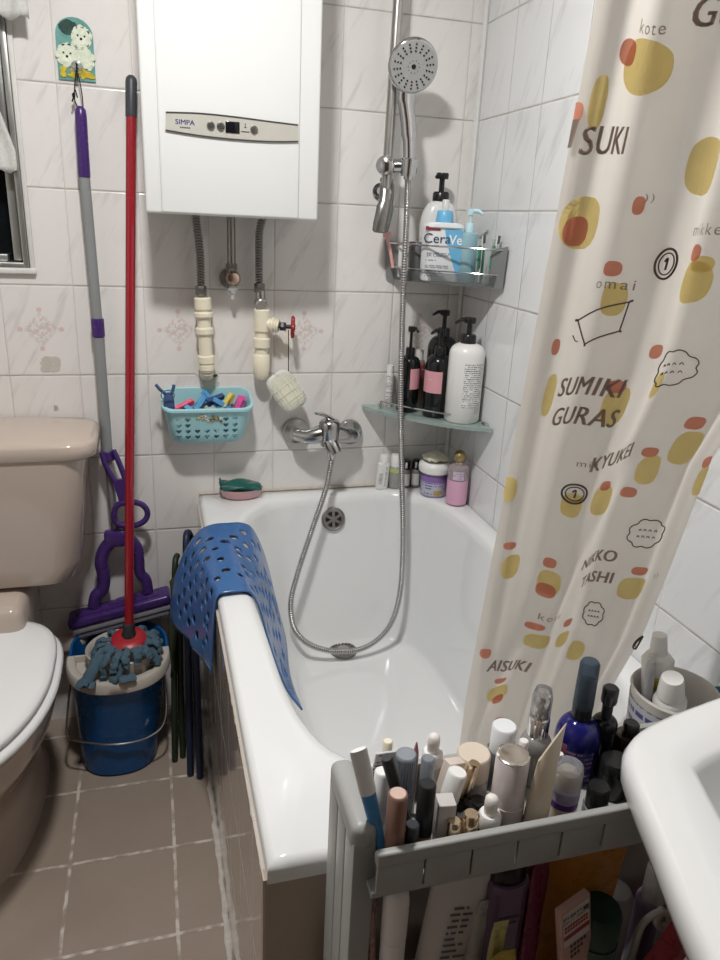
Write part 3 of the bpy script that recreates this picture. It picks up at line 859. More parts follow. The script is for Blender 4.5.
dd = pb-pa; ang = math.atan2(dd.z, dd.x); mc = (pa+pb)/2
Ry = (0, -ang, 0)
up = V((-math.sin(ang), 0, math.cos(ang))); ax_ = V((math.cos(ang), 0, math.sin(ang)))
g = G(); g.box(mc+up*.004, (dd.length+.012, .064, .026), Ry, bev=.008, seg=3); g.box(mc+up*.014, (dd.length*.84, .040, .016), Ry, bev=.004); g.box(mc+up*.018+ax_*.02, (.05, .03, .018), Ry, bev=.004); g.obj('head_plate', PUR, mp)
G().box(mc-up*.016, (dd.length+.002, .056, .016), Ry, bev=.003).obj('head_rail', M('rail_grey', (.34, .33, .38), .35, var=.06), mp)
G().box(mc-up*.031, (dd.length-.012, .048, .018), Ry, bev=.004).obj('sponge', M('sponge_grey', (.27, .26, .30), .85, var=.15, scale=120, bump=.5), mp)

# ---------------------------------------------------------------- mop bucket
BLU = M('blue_bucket', (.006, .085, .27), .28, var=.06)
WRG = M('wringer_beige', (.56, .52, .46), .42, var=.05)
BX, BY = .272, -.148
bucket = thing('mop_bucket', 'oval blue mop bucket with a beige wringer tray and wire handle', 'bucket', (.264, -.165, 0))
def oval(cx_, cy_, a, b, z, n=48, e=.85):
    out = []
    for k in range(n):
        t = 2*PI*k/n
        c_, s_ = math.cos(t), math.sin(t)
        out.append(V((cx_+a*math.copysign(abs(c_)**e, c_), cy_+b*math.copysign(abs(s_)**e, s_), z)))
    return out
def rise(rg, k0):     # the back lip climbs a little above the front
    out = []
    for p in rg:
        t = max(0, min(1, (p.y-(BY-.0))/.05))
        out.append(V((p.x, p.y, p.z+k0*t*t*(3-2*t))))
    return out
g = G()
g.loft([oval(.264, -.168, .078, .080, .0), oval(.264, -.168, .090, .089, .006), oval(.265, -.165, .093, .094, .05), oval(.273, -.153, .107, .120, .235), rise(oval(.276, -.150, .113, .129, .262), .016), rise(oval(.276, -.150, .117, .133, .264), .020), rise(oval(.276, -.150, .117, .133, .270), .022),
        rise(oval(.276, -.150, .111, .127, .271), .022), oval(.273, -.153, .103, .116, .235), oval(.265, -.165, .085, .087, .05), oval(.264, -.168, .08, .08, .012)], True, True, True)
g.obj('pail', BLU, bucket, smooth=50)
# wringer: half ring on the front rim plus a raised cup
n_ = 40
def arc_ring(a, b, z, y_off=0., e=.85):
    out = []
    for k in range(n_+1):
        t = PI+PI*k/n_
        c_, s_ = math.cos(t), math.sin(t)
        out.append(V((.276+a*math.copysign(abs(c_)**e, c_), BY+y_off+b*math.copysign(abs(s_)**e, s_), z)))
    return out
g = G()
g.loft([arc_ring(.118, .134, .252), arc_ring(.121, .137, .255), arc_ring(.121, .137, .277), arc_ring(.117, .133, .282), arc_ring(.103, .118, .282), arc_ring(.099, .114, .278), arc_ring(.098, .113, .258)], closed=False)
a0 = arc_ring(.100, .115, .262)
inner = oval(.284, -.160, .074, .062, .262, n_*2, 1)
g.add(a0+[V((.276+.100*(1-2*k/20), BY, .262)) for k in range(1, 20)], [tuple(range(len(a0)+19))])
g.box((.276, BY+.002, .268), (.22, .006, .024), bev=.002)
o = g.obj('wringer_tray', WRG, bucket, smooth=45)
g = G()
cc = [(.066, .262), (.070, .290), (.074, .309), (.077, .312), (.080, .309), (.078, .290), (.074, .262)]
g.loft([oval(.288, -.172, r*1.08, r*1.02, z, 40, 1) for r, z in cc], True, False, False)
g.loft([oval(.288, -.172, .068*1.08*s_, .068*1.02*s_, .272, 40, 1) for s_ in (1, .5, .1)], True, False, True)
g.obj('wringer_cup', WRG, bucket, smooth=50)
WIRE = M('wire_steel', (.45, .43, .41), .3, 1.)
px_tube('wire_handle', [(.163, -.150, .232), (0.1550, -0.2000, 0.1730), (0.1510, -0.2250, 0.1160), (0.1740, -0.2450, 0.1100), (0.2670, -0.2750, 0.1090), (0.3440, -0.2550, 0.1060), (0.3790, -0.2250, 0.1360), (.379, -.150, .235)], .0026, WIRE, bucket, n=8, flat=None)
g = G(); g.cyl((.156, -.15, .232), (.172, -.15, .232), .007, n=12, bev=.001); g.cyl((.372, -.15, .235), (.388, -.15, .235), .007, n=12, bev=.001); g.obj('handle_pivot', WRG, bucket)

# ---------------------------------------------------------------- string mop (red handle)
RED = M('red_handle', (.29, .010, .020), .25, var=.04, coat=.3)
hd0 = V((.303, -.192, .338))
ht0 = W((0.3740, -0.0280, 1.5550))
rm = thing('string_mop', 'cloth-strip mop with red handle and dark grey cap standing in the blue bucket', 'mop', hd0-V((0, 0, .03)))
dm = (ht0-hd0).normalized()
Lm = (ht0-hd0).length
G().cyl(hd0+dm*.03, ht0-dm*.076, .0103, n=20).obj('handle', RED, rm)
G().lathe([(0, .0), (.0108, 0), (.0114, .003), (.0118, .066), (.0105, .074), (.006, .079), (0, .080)], 22, ht0-dm*.078, dirv=dm).obj('handle_cap', M('cap_slate', (.045, .05, .058), .4), rm)
G().lathe([(0, 0), (.0165, 0), (.0165, .012), (.0145, .018), (.0145, .034), (.012, .038), (0, .038)], 22, hd0+dm*.004, dirv=dm).obj('socket', M('socket_dark', (.03, .03, .032), .4), rm)
G().lathe([(0, .006), (.014, .010), (.032, .007), (.040, .001), (.039, -.007), (0, -.010)], 30, hd0+V((0, 0, .003)), dirv=(0, -.25, 1)).obj('mop_disc', M('red_disc', (.40, .02, .03), .35), rm)
CLOTH = M('mop_cloth', (.085, .15, .20), .9, var=.25, scale=260, bump=.9)
g0 = G()
random.seed(5)
strips = [(-150, .115, .40), (-128, .125, .55), (-112, .10, .35), (-95, .085, .30), (-72, .07, .3), (-50, .08, .3), (-22, .075, .25), (0, .07, .2), (25, .065, .2), (60, .06, .15), (95, .06, .15), (130, .06, .15), (165, .075, .2), (-170, .085, .25), (-140, .07, .1), (-60, .05, .1), (-100, .05, .1)]
for a_, Ls, drop in strips:
    ca, sa = math.cos(R(a_)), math.sin(R(a_))
    pts = []
    st = hd0
    for k in range(9):
        t = k/8
        r_ = .036+Ls*min(t, .55)*.80+.012*max(0, t-.55)
        cupx, cupy = hd0.x+r_*ca, hd0.y+r_*sa
        inc = math.hypot((cupx-.288)/.086, (cupy+.172)/.082)
        z = hd0.z-.008+.008*math.sin(t*PI)-max(0, t-.35)*drop*Ls*1.1
        zmin = (.320 if inc < 1.02 else (.290 if inc < 1.5 else .23))
        z = max(z, zmin)
        pts.append(V((cupx+random.uniform(-.004, .004), cupy+random.uniform(-.004, .004), z+random.uniform(-.002, .002))))
    P = catmull(pts, 4)
    G().tube(P, [(.0090+random.uniform(-.0020, .0020), .0052+random.uniform(-.0012, .0012)) for _ in P], 10, flat=(-sa, ca, .15)).obj('cloth_strip', CLOTH, rm, smooth=60)
# the long strips hanging over the front of the wringer
for pts in ([(.268, -.215, .334), (.238, -.240, .328), (.222, -.264, .310), (.212, -.274, .296), (.200, -.282, .289), (.216, -.288, .289), (.230, -.290, .289)],
            [(.288, -.230, .332), (.280, -.252, .324), (.276, -.268, .300), (.272, -.276, .291), (.296, -.280, .290), (.316, -.274, .291)],
            [(.335, -.20, .332), (.352, -.212, .324), (.362, -.226, .303), (.360, -.232, .288)]):
    P = catmull(pts, 6)
    G().tube(P, [(.0125+random.uniform(-.001, .001), .005) for _ in P], 10, flat=(1, -.2, 0)).obj('cloth_strip', CLOTH, rm, smooth=60)

# ---------------------------------------------------------------- folded stools between bucket and bath
NAVY = M('navy_tube', (.012, .02, .055), .45, var=.15)
GRN = M('dark_green_tube', (.018, .03, .016), .5, var=.2)
ns_ = thing('folding_stool', 'folded navy stool standing upright against the tub apron', 'stool', (.44, -.26, 0))
px_tube('leg', [(.430, -.290, .002), (.437, -.22, .25), (.442, -.15, .45), (.446, -.115, .548), (.452, -.085, .558), (.460, -.06, .53)], .0085, NAVY, ns_, flat=None)
px_tube('leg', [(.452, -.304, .002), (.455, -.235, .25), (.457, -.17, .44), (.459, -.13, .52)], .0085, NAVY, ns_, flat=None)
px_tube('leg', [(.459, -.10, .002), (.460, -.09, .3), (.460, -.07, .53)], .0085, NAVY, ns_, flat=None)
g = G()
rows = []
for k in range(11):
    t = k/10
    rows.append([V((.446+.004*math.sin(3*t), -.12+.0*t-.07*t, .545-.20*t))+V((.0, 0, 0)), V((.457, -.075-.05*t, .55-.20*t)), V((.463, -.04-.03*t, .535-.19*t))])
g.grid(rows); o = g.obj('canvas_seat', M('navy_canvas', (.012, .022, .06), .85, var=.25, scale=200), ns_); mod(o, 'SOLIDIFY', thickness=.006)
gs_ = thing('folding_stool', 'folded dark green stool tucked between the bucket and the navy one', 'stool', (.405, -.2, 0))
px_tube('leg', [(.395, -.232, .002), (.402, -.19, .20), (.412, -.14, .40), (.418, -.115, .49), (.424, -.09, .50)], .0075, GRN, gs_, flat=None)
px_tube('leg', [(.415, -.222, .002), (.418, -.18, .20), (.425, -.13, .40), (.430, -.10, .48)], .0075, GRN, gs_, flat=None)
g = G()
rows = []
for k in range(13):
    t = k/12
    rows.append([V((.408-.010*t+.004*math.sin(9*t), -.150-.045*t, .46-.24*t)), V((.4175-.006*t, -.140-.04*t, .465-.24*t)), V((.427-.004*t+.003*math.sin(7*t), -.115-.045*t, .465-.24*t))])
g.grid(rows); o = g.obj('canvas_seat', M('olive_canvas', (.03, .04, .018), .9, var=.3, scale=150), gs_); mod(o, 'SOLIDIFY', thickness=.008)

# ---------------------------------------------------------------- blue bath mat draped over the rim
FR = [(.472, .462), (.476, .545), (.480, .610), (.486, .630), (.500, .6335), (.520, .634), (.544, .630), (.560, .600), (.573, .55), (.590, .485), (.612, .42), (.640, .375)]
BK = [(.400, .415), (.412, .50), (.438, .575), (.470, .622), (.500, .637), (.535, .6385), (.566, .637), (.590, .622), (.612, .575), (.630, .515), (.643, .45), (.650, .395)]
fr = resample(catmull([(a, 0, b) for a, b in FR], 8), 97); bk_ = resample(catmull([(a, 0, b) for a, b in BK], 8), 97)
def mat_pt(s, t):
    """s along the mat over the rim 0..1, t from back (0) to front (1)"""
    i = min(95, int(s*96)); f_ = s*96-i
    a = bk_[i].lerp(bk_[i+1], f_); b = fr[i].lerp(fr[i+1], f_)
    p = a.lerp(b, t)
    y = -.235-.315*t
    if s < .3: y += (.3-s)*(-.06 if t > .5 else .02)+(.3-s)*.10*(t-.5)
    if s > .65: y += (s-.65)*(-.10*t)
    w_ = .003*math.sin(7*t+3*s)*max(0, abs(s-.45)-.12)*4
    return V((p.x-w_, y, p.z+.001))
random.seed(21)
NS, NT_ = 21, 12
g = G()
m_ = 16
for i in range(NS):
    for j in range(NT_):
        edge = i in (0, NS-1) or j in (0, NT_-1)
        hole = (not edge) and ((i+j) % 2 == 0 or random.random() < .12) and random.random() < .86
        s0, s1_, t0, t1 = i/NS, (i+1)/NS, j/NT_, (j+1)/NT_
        sc, tc = (s0+s1_)/2+random.uniform(-.002, .002), (t0+t1)/2+random.uniform(-.003, .003)
        if not hole:
            sub = 4
            g.grid([[mat_pt(s0+(s1_-s0)*a/sub, t0+(t1-t0)*b/sub) for b in range(sub+1)] for a in range(sub+1)])
            continue
        hs_, hv_ = random.uniform(.26, .44)/NS, random.uniform(.28, .45)/NT_
        outer, innr = [], []
        for k in range(m_):
            e_, q_ = divmod(k, 4); w_ = -1+q_*.5
            cs, ct = ((w_, -1), (1, w_), (-w_, 1), (-1, -w_))[e_]
            outer.append(mat_pt((s0+s1_)/2+cs*.5/NS, (t0+t1)/2+ct*.5/NT_))
            d_ = math.hypot(cs, ct)
            innr.append(mat_pt(sc+cs/d_*hs_, tc+ct/d_*hv_))
        g.add(outer+innr, [(k, (k+1) % m_, m_+(k+1) % m_, m_+k) for k in range(m_)])
bmesh.ops.remove_doubles(g.b, verts=g.b.verts[:], dist=.0004)
BM = M('blue_vinyl', (.050, .145, .37), .2, var=.22, scale=40, trans=.1)
o = g.obj('bath_mat', BM, smooth=60)
mod(o, 'SOLIDIFY', thickness=.0032, offset=0)
tag(rebase(o, (.53, -.38, .63)), 'blue vinyl bath mat full of oval holes draped over the tub rim', 'bath mat')

# ---------------------------------------------------------------- basket of pegs
BT = M('aqua_plastic', (.36, .62, .66), .35, var=.03)
zb, zt = .779, .868
def bring(z, t, ins=0.):
    hx0, hx1 = .423+(.407-.423)*t+ins, .594+(.611-.594)*t-ins
    yf = -.072-.020*t+ins
    return [V((p.x, p.y, z+(.032*(1+p.y/.092) if t > .9 else 0))) for p in rrect((hx1-hx0)/2, yf, -.004-ins, z, .026, (hx0+hx1)/2, 7)]
g = G()
g.loft([bring(zb+.004, 0, .004), bring(zb, 0, .010)][::-1]+[bring(zb+.02, .2), bring(zb+.045, .5), bring(zt-.008, .92), bring(zt-.004, 1, -.004), bring(zt+.001, 1, -.004), bring(zt+.002, 1, .0015), bring(zt-.01, .92, .003), bring(zb+.02, .2, .003), bring(zb+.006, 0, .012)], True, True, True)
bo = g.obj('tub', BT, None, smooth=45)
cut = G()
def heart(w):
    pts = []
    for k in range(20):
        t = 2*PI*k/20
        pts.append((w/34*16*math.sin(t)**3, w/34*(13*math.cos(t)-5*math.cos(2*t)-2*math.cos(3*t)-math.cos(4*t))))
    return pts
for cxh, rows_ in ((.447, (0, 1, 2, 3)), (.468, (0, 1, 2, 3)), (.490, (2, 3)), (.512, (2, 3)), (.534, (2, 3)), (.556, (0, 1, 2, 3)), (.577, (0, 1, 2, 3))):
    for r_ in rows_:
        zz = .8470-.0150*r_
        cut.prism([(cxh-.007+a, zz-.004+b) for a, b in heart(.0138)], -.13, -.05)
co = cut.obj('cutter', BT, None, smooth=0)
bm_ = bo.modifiers.new('b', 'BOOLEAN'); bm_.object = co; bm_.operation = 'DIFFERENCE'; bm_.solver = 'EXACT'
dg = bpy.context.evaluated_depsgraph_get()
me = bpy.data.meshes.new_from_object(bo.evaluated_get(dg)); me.name = 'tub'
bpy.data.objects.remove(bo); bpy.data.objects.remove(co)
basket = thing('peg_basket', 'small aqua plastic basket with heart-shaped holes hung on the tiles', 'basket', (.517, -.04, zb))
bo = bpy.data.objects.new('tub', me); COL.objects.link(bo); bo.parent = basket
me.transform(Matrix.Translation((-.517, .04, -zb))); LOC[bo.name] = LOC[basket.name]
# printed sticker on the basket front: a few coloured letters, worn
g = G()
mats = [M('sticker_green', (.25, .42, .10), .5), M('sticker_yellow', (.72, .60, .15), .5), M('sticker_brown', (.22, .12, .08), .5), M('sticker_pink', (.75, .42, .45), .5), M('sticker_white', (.8, .8, .76), .5)]
random.seed(3)
for k in range(34):
    u = random.uniform(-.026, .030); v = random.gauss(0, .0042)+(.003 if u < 0 else -.001)
    g.mi = random.randrange(5) if k > 8 else (0 if u < -.01 else 2)
    w_ = random.uniform(.003, .007)
    zz = .846+v; tt = (zz-zb)/(zt-zb)
    yy_ = -.0735-.020*tt
    g.box((.508+u, yy_, zz), (w_, .0012, random.uniform(.002, .006)), (R(13), random.uniform(-.5, .5), 0))
g.obj('sticker', mats, basket, smooth=0)

pegmats = {'pink': M('peg_pink', (.78, .10, .20), .35), 'magenta': M('peg_magenta', (.85, .12, .42), .35), 'blue': M('peg_blue', (.10, .36, .66), .3), 'navy': M('peg_navy', (.03, .07, .2), .35), 'grey': M('peg_grey', (.42, .40, .38), .4), 'white': M('peg_white', (.75, .72, .66), .4), 'yellow': M('peg_yellow', (.75, .62, .12), .35), 'rose': M('peg_rose', (.55, .09, .13), .35)}
def peg(col, loc, rot, label, L=.052):
    t = thing('clothes_peg', label, 'clothes peg', (loc[0]-.007, loc[1], loc[2]-.002), rot, 'clothes pegs in the basket')
    for s in (-1, 1):
        g = G()
        P = [(-L/2, .0105*s*1.0), (-L/2, .0060*s), (-.004, .0020*s), (.004, .0035*s), (L/2-.012, .0012*s), (L/2, .0004*s), (L/2, .0060*s), (.006, .0075*s), (-.006, .0085*s)]
        g.prism([(a, b) for a, b in P], -.0055, .0055)
        g.obj('jaw', pegmats[col], t, world=False, smooth=0)
    g = G(); g.cyl((0, -.0068, 0), (0, .0068, 0), .0042, n=12); g.tube([(0, -.006, .004), (-.014, -.006, .0092)], .0009, 5); g.tube([(0, .006, -.004), (-.014, .006, -.0092)], .0009, 5)
    g.obj('spring', STEEL, t, world=False)
    return t
for col, loc, rot, lab in (
    ('pink', (.462, -.045, .868), (.3, -.35, .5), 'red-pink clothes peg at the left of the basket, tilted upward'),
    ('rose', (.452, -.060, .852), (1.2, .1, .2), 'dark rose clothes peg lying low in the basket left corner'),
    ('white', (.468, -.066, .848), (.2, .2, -.3), 'off-white clothes peg under the red-pink one'),
    ('blue', (.497, -.040, .872), (.9, -.5, .9), 'bright blue clothes peg standing up left of the basket middle'),
    ('blue', (.522, -.030, .878), (.4, -.75, 2.2), 'bright blue clothes peg poking highest at the basket middle'),
    ('blue', (.548, -.045, .872), (1.3, .55, .3), 'long blue clothes peg sloping down right of the basket middle'),
    ('navy', (.534, -.042, .882), (.5, -.2, .6), 'navy clothes peg on top of the blue ones in the basket'),
    ('grey', (.508, -.064, .858), (1.1, -.3, .2), 'grey clothes peg at the front middle of the basket'),
    ('grey', (.527, -.068, .850), (.2, .5, -.5), 'grey clothes peg half under another grey one in the basket'),
    ('yellow', (.563, -.040, .872), (.2, -.9, .5), 'single yellow clothes peg in the basket'),
    ('magenta', (.586, -.050, .868), (1.5, -1.1, .3), 'hot pink clothes peg at the right end, left one of the pair'),
    ('magenta', (.594, -.040, .864), (1.2, -1.1, .6), 'hot pink clothes peg in the right corner against the basket side'),
    ('navy', (.485, -.025, .850), (.4, .2, 1.5), 'navy clothes peg low at the back of the basket'),
    ('blue', (.560, -.060, .852), (.1, .3, .2), 'blue clothes peg lying low at the front right of the basket'),
    ('blue', (.480, -.055, .856), (.6, .4, -.6), 'blue clothes peg wedged behind the red-pink peg'),
    ('white', (.545, -.060, .846), (1.0, .2, 1.0), 'off-white clothes peg in the middle bottom of the basket')):
    peg(col, loc, rot, lab)
CLIPM = M('smoky_blue_clip', (.07, .13, .30), .25, var=.1, trans=.25)
cq = W((0.4200, -0.0750, 0.8840))
clip = thing('plastic_clip', 'smoky blue clip with two horns gripping the basket left rim', 'clip', cq-V((0, 0, .02)))
G().lathe([(0, -.028), (.009, -.025), (.0125, -.012), (.0125, .004), (.009, .018), (.004, .022), (0, .023)], 20, cq, sy=.55).obj('clip_body', CLIPM, clip)
px_tube('horn', [cq+V((-.003, 0, .016)), cq+V((-.010, 0, .022)), cq+V((-.020, -.002, .032)), cq+V((-.027, -.002, .042))], .0038, CLIPM, clip, flat=None)
px_tube('horn', [cq+V((.003, 0, .016)), cq+V((.008, 0, .022)), cq+V((.011, -.002, .032)), cq+V((.013, -.002, .041))], .0038, CLIPM, clip, flat=None)
px_tube('ring', [cq+V((.0145*math.cos(2*PI*k/12)-.002, -.010, .018+.012*math.sin(2*PI*k/12))) for k in range(12)], .0012, M('ring_steel', (.2, .22, .3), .3, .8), clip, close=True, flat=None, n=6)

# soap dish on the tub corner
sd = W((0.5870, -0.0430, 0.6280)); sd.y = -.032
dish = thing('soap_dish', 'oval pink soap dish on the tub corner, left of the tap', 'soap dish', (.589, -.040, .6275))
def ov(rx, ry, z): return [V((.589+rx*math.cos(2*PI*k/40), -.040+ry*math.sin(2*PI*k/40), z)) for k in range(40)]
g = G(); g.loft([ov(.040, .024, .6275), ov(.047, .029, .633), ov(.054, .034, .650), ov(.055, .035, .652), ov(.053, .033, .652), ov(.046, .028, .637), ov(.03, .018, .634)]); g.obj('dish_bowl', M('dusty_pink_plastic', (.62, .38, .39), .35), dish, smooth=60)
pk = thing('soap_packet', 'crumpled dark green packet lying in the pink soap dish', 'packet', (.588, -.040, .637))
g = G()
rows = []
for i in range(15):
    t = i/14
    rw = []
    for k in range(20):
        a = 2*PI*k/20
        th = .016*math.sin(PI*min(1, max(0, .06+t*.9)))**.5
        rw.append(V((.588+(t-.5)*.098, -.040+(.026*math.cos(a)), .657+.008*(t-.5)*-1+th*math.sin(a)*.9+.003*math.sin(9*t+3*a))))
    rows.append(rw)
g.loft(rows); g.obj('wrapper', M('dark_green_film', (.012, .10, .085), .18, var=.4, scale=60, bump=.6), pk)
g = G(); g.box((.540, -.040, .664), (.012, .045, .004), (0, R(-25), 0), bev=.001); g.box((.537, -.040, .672), (.006, .040, .003), (0, R(-40), 0), bev=.001); g.obj('crimped_end', M('dark_green_film', ()), pk)
# ---------------------------------------------------------------- bottle helpers
CAMX, CAMY = .3901, -1.7749
def face(x, y): return math.atan2(CAMY-y, CAMX-x)
def band(g, r, z0, z1, a0, a1, n=16, sx=1, sy=1, r1=None):
    r1 = r if r1 is None else r1
    g.grid([[V((r*math.cos(a0+(a1-a0)*k/n)*sx, r*math.sin(a0+(a1-a0)*k/n)*sy, z0)) for k in range(n+1)], [V((r1*math.cos(a0+(a1-a0)*k/n)*sx, r1*math.sin(a0+(a1-a0)*k/n)*sy, z1)) for k in range(n+1)]])
    return g
def parts(t, lst):
    """lst: (name, G, mat) authored around the thing's base"""
    out = []
    for nm, g, m in lst: out.append(g.obj(nm, m, t, world=False, smooth=45))
    return out
def lth(prof, n=24, **k): return G().lathe(prof, n, **k)
def body_prof(r, h, sh=.012, rn=.01, b=.004):
    pts = [(0, 0), (r-b, 0), (r, b), (r, h-sh)]
    for k in range(1, 6):
        a = PI/2*k/5
        pts.append((rn+(r-rn)*math.cos(a), h-sh+sh*math.sin(a)))
    pts.append((0, h))
    return pts
def pump_bottle(label, x, y, z, r, h, ht, bmat, pmat, ndir=None, extra=None, sh=.02, nozzle=.038, cat='pump bottle', group=None, body=None):
    t = thing('pump_bottle', label, cat, (x, y, z), group=group)
    lst = [('bottle_body', body or lth(body_prof(r, h, sh, r*.36), 32), bmat)]
    lst.append(('pump_collar', lth([(0, h-.001), (r*.42, h-.001), (r*.42, h+.016), (r*.36, h+.020), (r*.2, h+.020), (0, h+.02)], 20), pmat))
    a = face(x, y) if ndir is None else ndir
    ca, sa = math.cos(a), math.sin(a)
    g = G(); g.cyl((0, 0, h+.019), (0, 0, ht-.010), r*.14, n=12)
    lst.append(('pump_stem', g, pmat))
    g = G()
    g.lathe([(0, ht-.014), (r*.30, ht-.014), (r*.33, ht-.006), (r*.30, ht-.001), (0, ht)], 18)
    g.tube([(0, 0, ht-.006), (ca*nozzle*.6, sa*nozzle*.6, ht-.005), (ca*nozzle, sa*nozzle, ht-.012)], [(.0045, .006), (.004, .0055), (.003, .004)], 10)
    lst.append(('pump_head', g, pmat))
    if extra: lst += extra(a)
    parts(t, lst)
    return t

# ---------------------------------------------------------------- corner caddy (upper) and what it holds
SMOKE = M('smoky_plastic', (.30, .31, .31), .3, var=.08, trans=.35)
zc0, zc1 = 1.168, 1.258
cad = thing('corner_caddy', 'smoky grey corner caddy with a wire front rail, high in the corner', 'caddy', (1.06, -.09, zc0))
def front_curve(z, grow=0., n=26, x0=.944, y1=-.236, bulge=.034):
    out = []
    a, b = V((x0, -.004, z)), V((1.154, y1, z))
    d = (b-a); nn = V((d.y, -d.x, 0)).normalized()
    if nn.y > 0: nn = -nn
    for k in range(n+1):
        t = k/n
        out.append(a.lerp(b, t)+nn*(bulge*(1-abs(2*t-1)**2.6)+grow))
    return out
def plate(g, z0, z1, curve_f):
    lo, hi = curve_f(z0), curve_f(z1)
    n = len(lo)
    c0_, c1_ = V((1.154, -.004, z0)), V((1.154, -.004, z1))
    g.add(lo+[c0_]+hi+[c1_], [tuple(range(n+1)), tuple(range(2*n+1, n, -1))]+[(k, k+1, n+2+k, n+1+k) for k in range(n)]+[(n, 0, n+1, 2*n+1)])
    return g
plate(G(), zc0, zc0+.005, lambda z: front_curve(z, -.006, x0=.958, y1=-.228)).obj('tray', SMOKE, cad, smooth=40)
g = G()
def strip(g, c0, c1, th=.003):
    g.loft([c0, c1, [p+V((.002, .0025, 0)) for p in c1], [p+V((.002, .0025, 0)) for p in c0], c0], closed=False)
strip(g, front_curve(zc0, -.006, x0=.958, y1=-.228), front_curve(zc0+.026, -.003, x0=.952, y1=-.231))
g.obj('front_lip', M('smoky_clear', (.52, .54, .54), .15, trans=.85, ior=1.15, var=.04), cad)
for e, (q0, q1) in enumerate((((.950, -.006), (.985, -.030)), ((1.152, -.238), (1.132, -.205)))):
    g = G()
    a0, a1 = V((q0[0], q0[1], zc0)), V((q1[0], q1[1], zc0))
    sh = V((-.008, 0, 0)) if e == 0 else V((0, -.006, 0))
    g.loft([[a0, a1, a1+sh*.6+V((0, 0, .082)), a0+sh+V((0, 0, .092))], [p+(V((.002, .003, 0)) if e == 0 else V((0, .004, 0))) for p in (a0, a1, a1+sh*.6+V((0, 0, .082)), a0+sh+V((0, 0, .092)))]])
    g.obj('end_panel', SMOKE, cad, smooth=0)
G().tube(front_curve(zc1-.006, -.002), .0024, 8).obj('wire_rail', CHROME, cad)
G().tube(front_curve(zc0+.030, -.004, x0=.953, y1=-.231), .0016, 8).obj('wire_rail', CHROME, cad)
zf = zc0+.0055
# big clear-white bottle with a black pump, smaller label bottle in front, blue pump bottle
def rr_body(hx, hy, h, sh, z0=0., n=9, neck=.014):
    rings = []
    def rg(sx, sy, z): return rrect(sx, -sy, sy, z, min(sx, sy)*.86, 0, n)
    rings = [rg(hx*.94, hy*.92, z0), rg(hx, hy, z0+.005), rg(hx, hy, h-sh)]
    for k in range(1, 7):
        a = PI/2*k/6
        rings.append(rg(neck+(hx-neck)*math.cos(a), neck+(max(hy, neck)-neck)*math.cos(a), h-sh+sh*math.sin(a)))
    return G().loft(rings)
BIG = M('milky_bottle', (.80, .81, .79), .28, var=.02, trans=.12)
cx1, cy1 = 1.062, -.046
t = pump_bottle('tall milky white bottle with black pump at the back of the upper caddy', cx1, cy1, zf, .046, .178, .240, BIG, BLACK, ndir=R(-150), sh=.05, body=rr_body(.045, .030, .178, .055), nozzle=.018)
t.rotation_euler.z = R(-18)
cx2, cy2 = 1.053, -.104
lab = thing('cleanser_bottle', 'white and blue labelled cleanser bottle with a light blue cap in the upper caddy', 'bottle', (cx2, cy2, zf), (0, 0, R(-20)))
LW = M('label_white', (.80, .82, .83), .35, var=.02)
SKY = M('sky_blue_plastic', (.16, .46, .72), .35, var=.03)
parts(lab, [('bottle_body', rr_body(.049, .026, .130, .014, neck=.032), LW), ('cap', lth([(0, .129), (.0195, .129), (.0205, .132), (.0180, .153), (.0155, .156), (0, .156)], 24), SKY), ('cap_nozzle', lth([(0, .159), (.0085, .159), (.008, .178), (.006, .180), (0, .180)], 16), M('frosted_white', (.84, .85, .84), .3, trans=.3))])
yl_ = -.0268
g = G(); g.prism([(.002, .116), (.041, .116), (.0445, .020), (.036, .016), (.028, .034), (.008, .088)], yl_-.0004, yl_+.002); g.obj('blue_print', SKY, lab, world=False, smooth=0)
g = G(); add_text(g, 'Cera', .030, lambda x, z: V((-.0145+x*1.05, yl_-.0006, .094+z))); g.obj('lettering', M('dark_blue_ink', (.02, .03, .08), .5), lab, world=False, smooth=0, fix=False)
g = G(); add_text(g, 'Ve', .030, lambda x, z: V((.0285+x*.95, yl_-.0012, .0925+z)), .0004); g.obj('lettering', M('white_ink', (.88, .89, .9), .5), lab, world=False, smooth=0, fix=False)
g = G(); g.box((-.025, yl_-.0004, .1165), (.034, .0012, .0085)); g.obj('red_tag', M('maroon_ink', (.26, .03, .045), .5), lab, world=False, smooth=0)
g = G(); add_text(g, 'SA Cleanser', .0105, lambda x, z: V((-.010+x, yl_-.0006, .058+z)))
for k, (w_, z_) in enumerate(((.058, .0625), (.026, .047), (.060, .035), (.055, .031), (.040, .022), (.046, .018), (.05, .012))):
    n = int(w_/.0032)
    for j in range(n):
        if (j*7+k*3) % 5: g.box((-.037+j*.0032, yl_-.0002, z_), (.0024, .0006, .0016))
g.obj('small_print', M('grey_ink', (.14, .17, .25), .5), lab, world=False, smooth=0, fix=False)
pump_bottle('slim pale blue pump bottle right of the labelled cleanser', 1.104, -.136, zf, .0225, .112, .163, M('pale_blue_bottle', (.42, .68, .76), .2, trans=.35, var=.03), M('pale_blue_pump', (.55, .78, .84), .35), ndir=R(-40), sh=.006, nozzle=.028,
            extra=lambda a: [('small_print', band(G(), .0228, .050, .090, a+.35, a+.85), lines_mat('blue_print_lines', (.36, .6, .68), (.1, .25, .32), 900))])
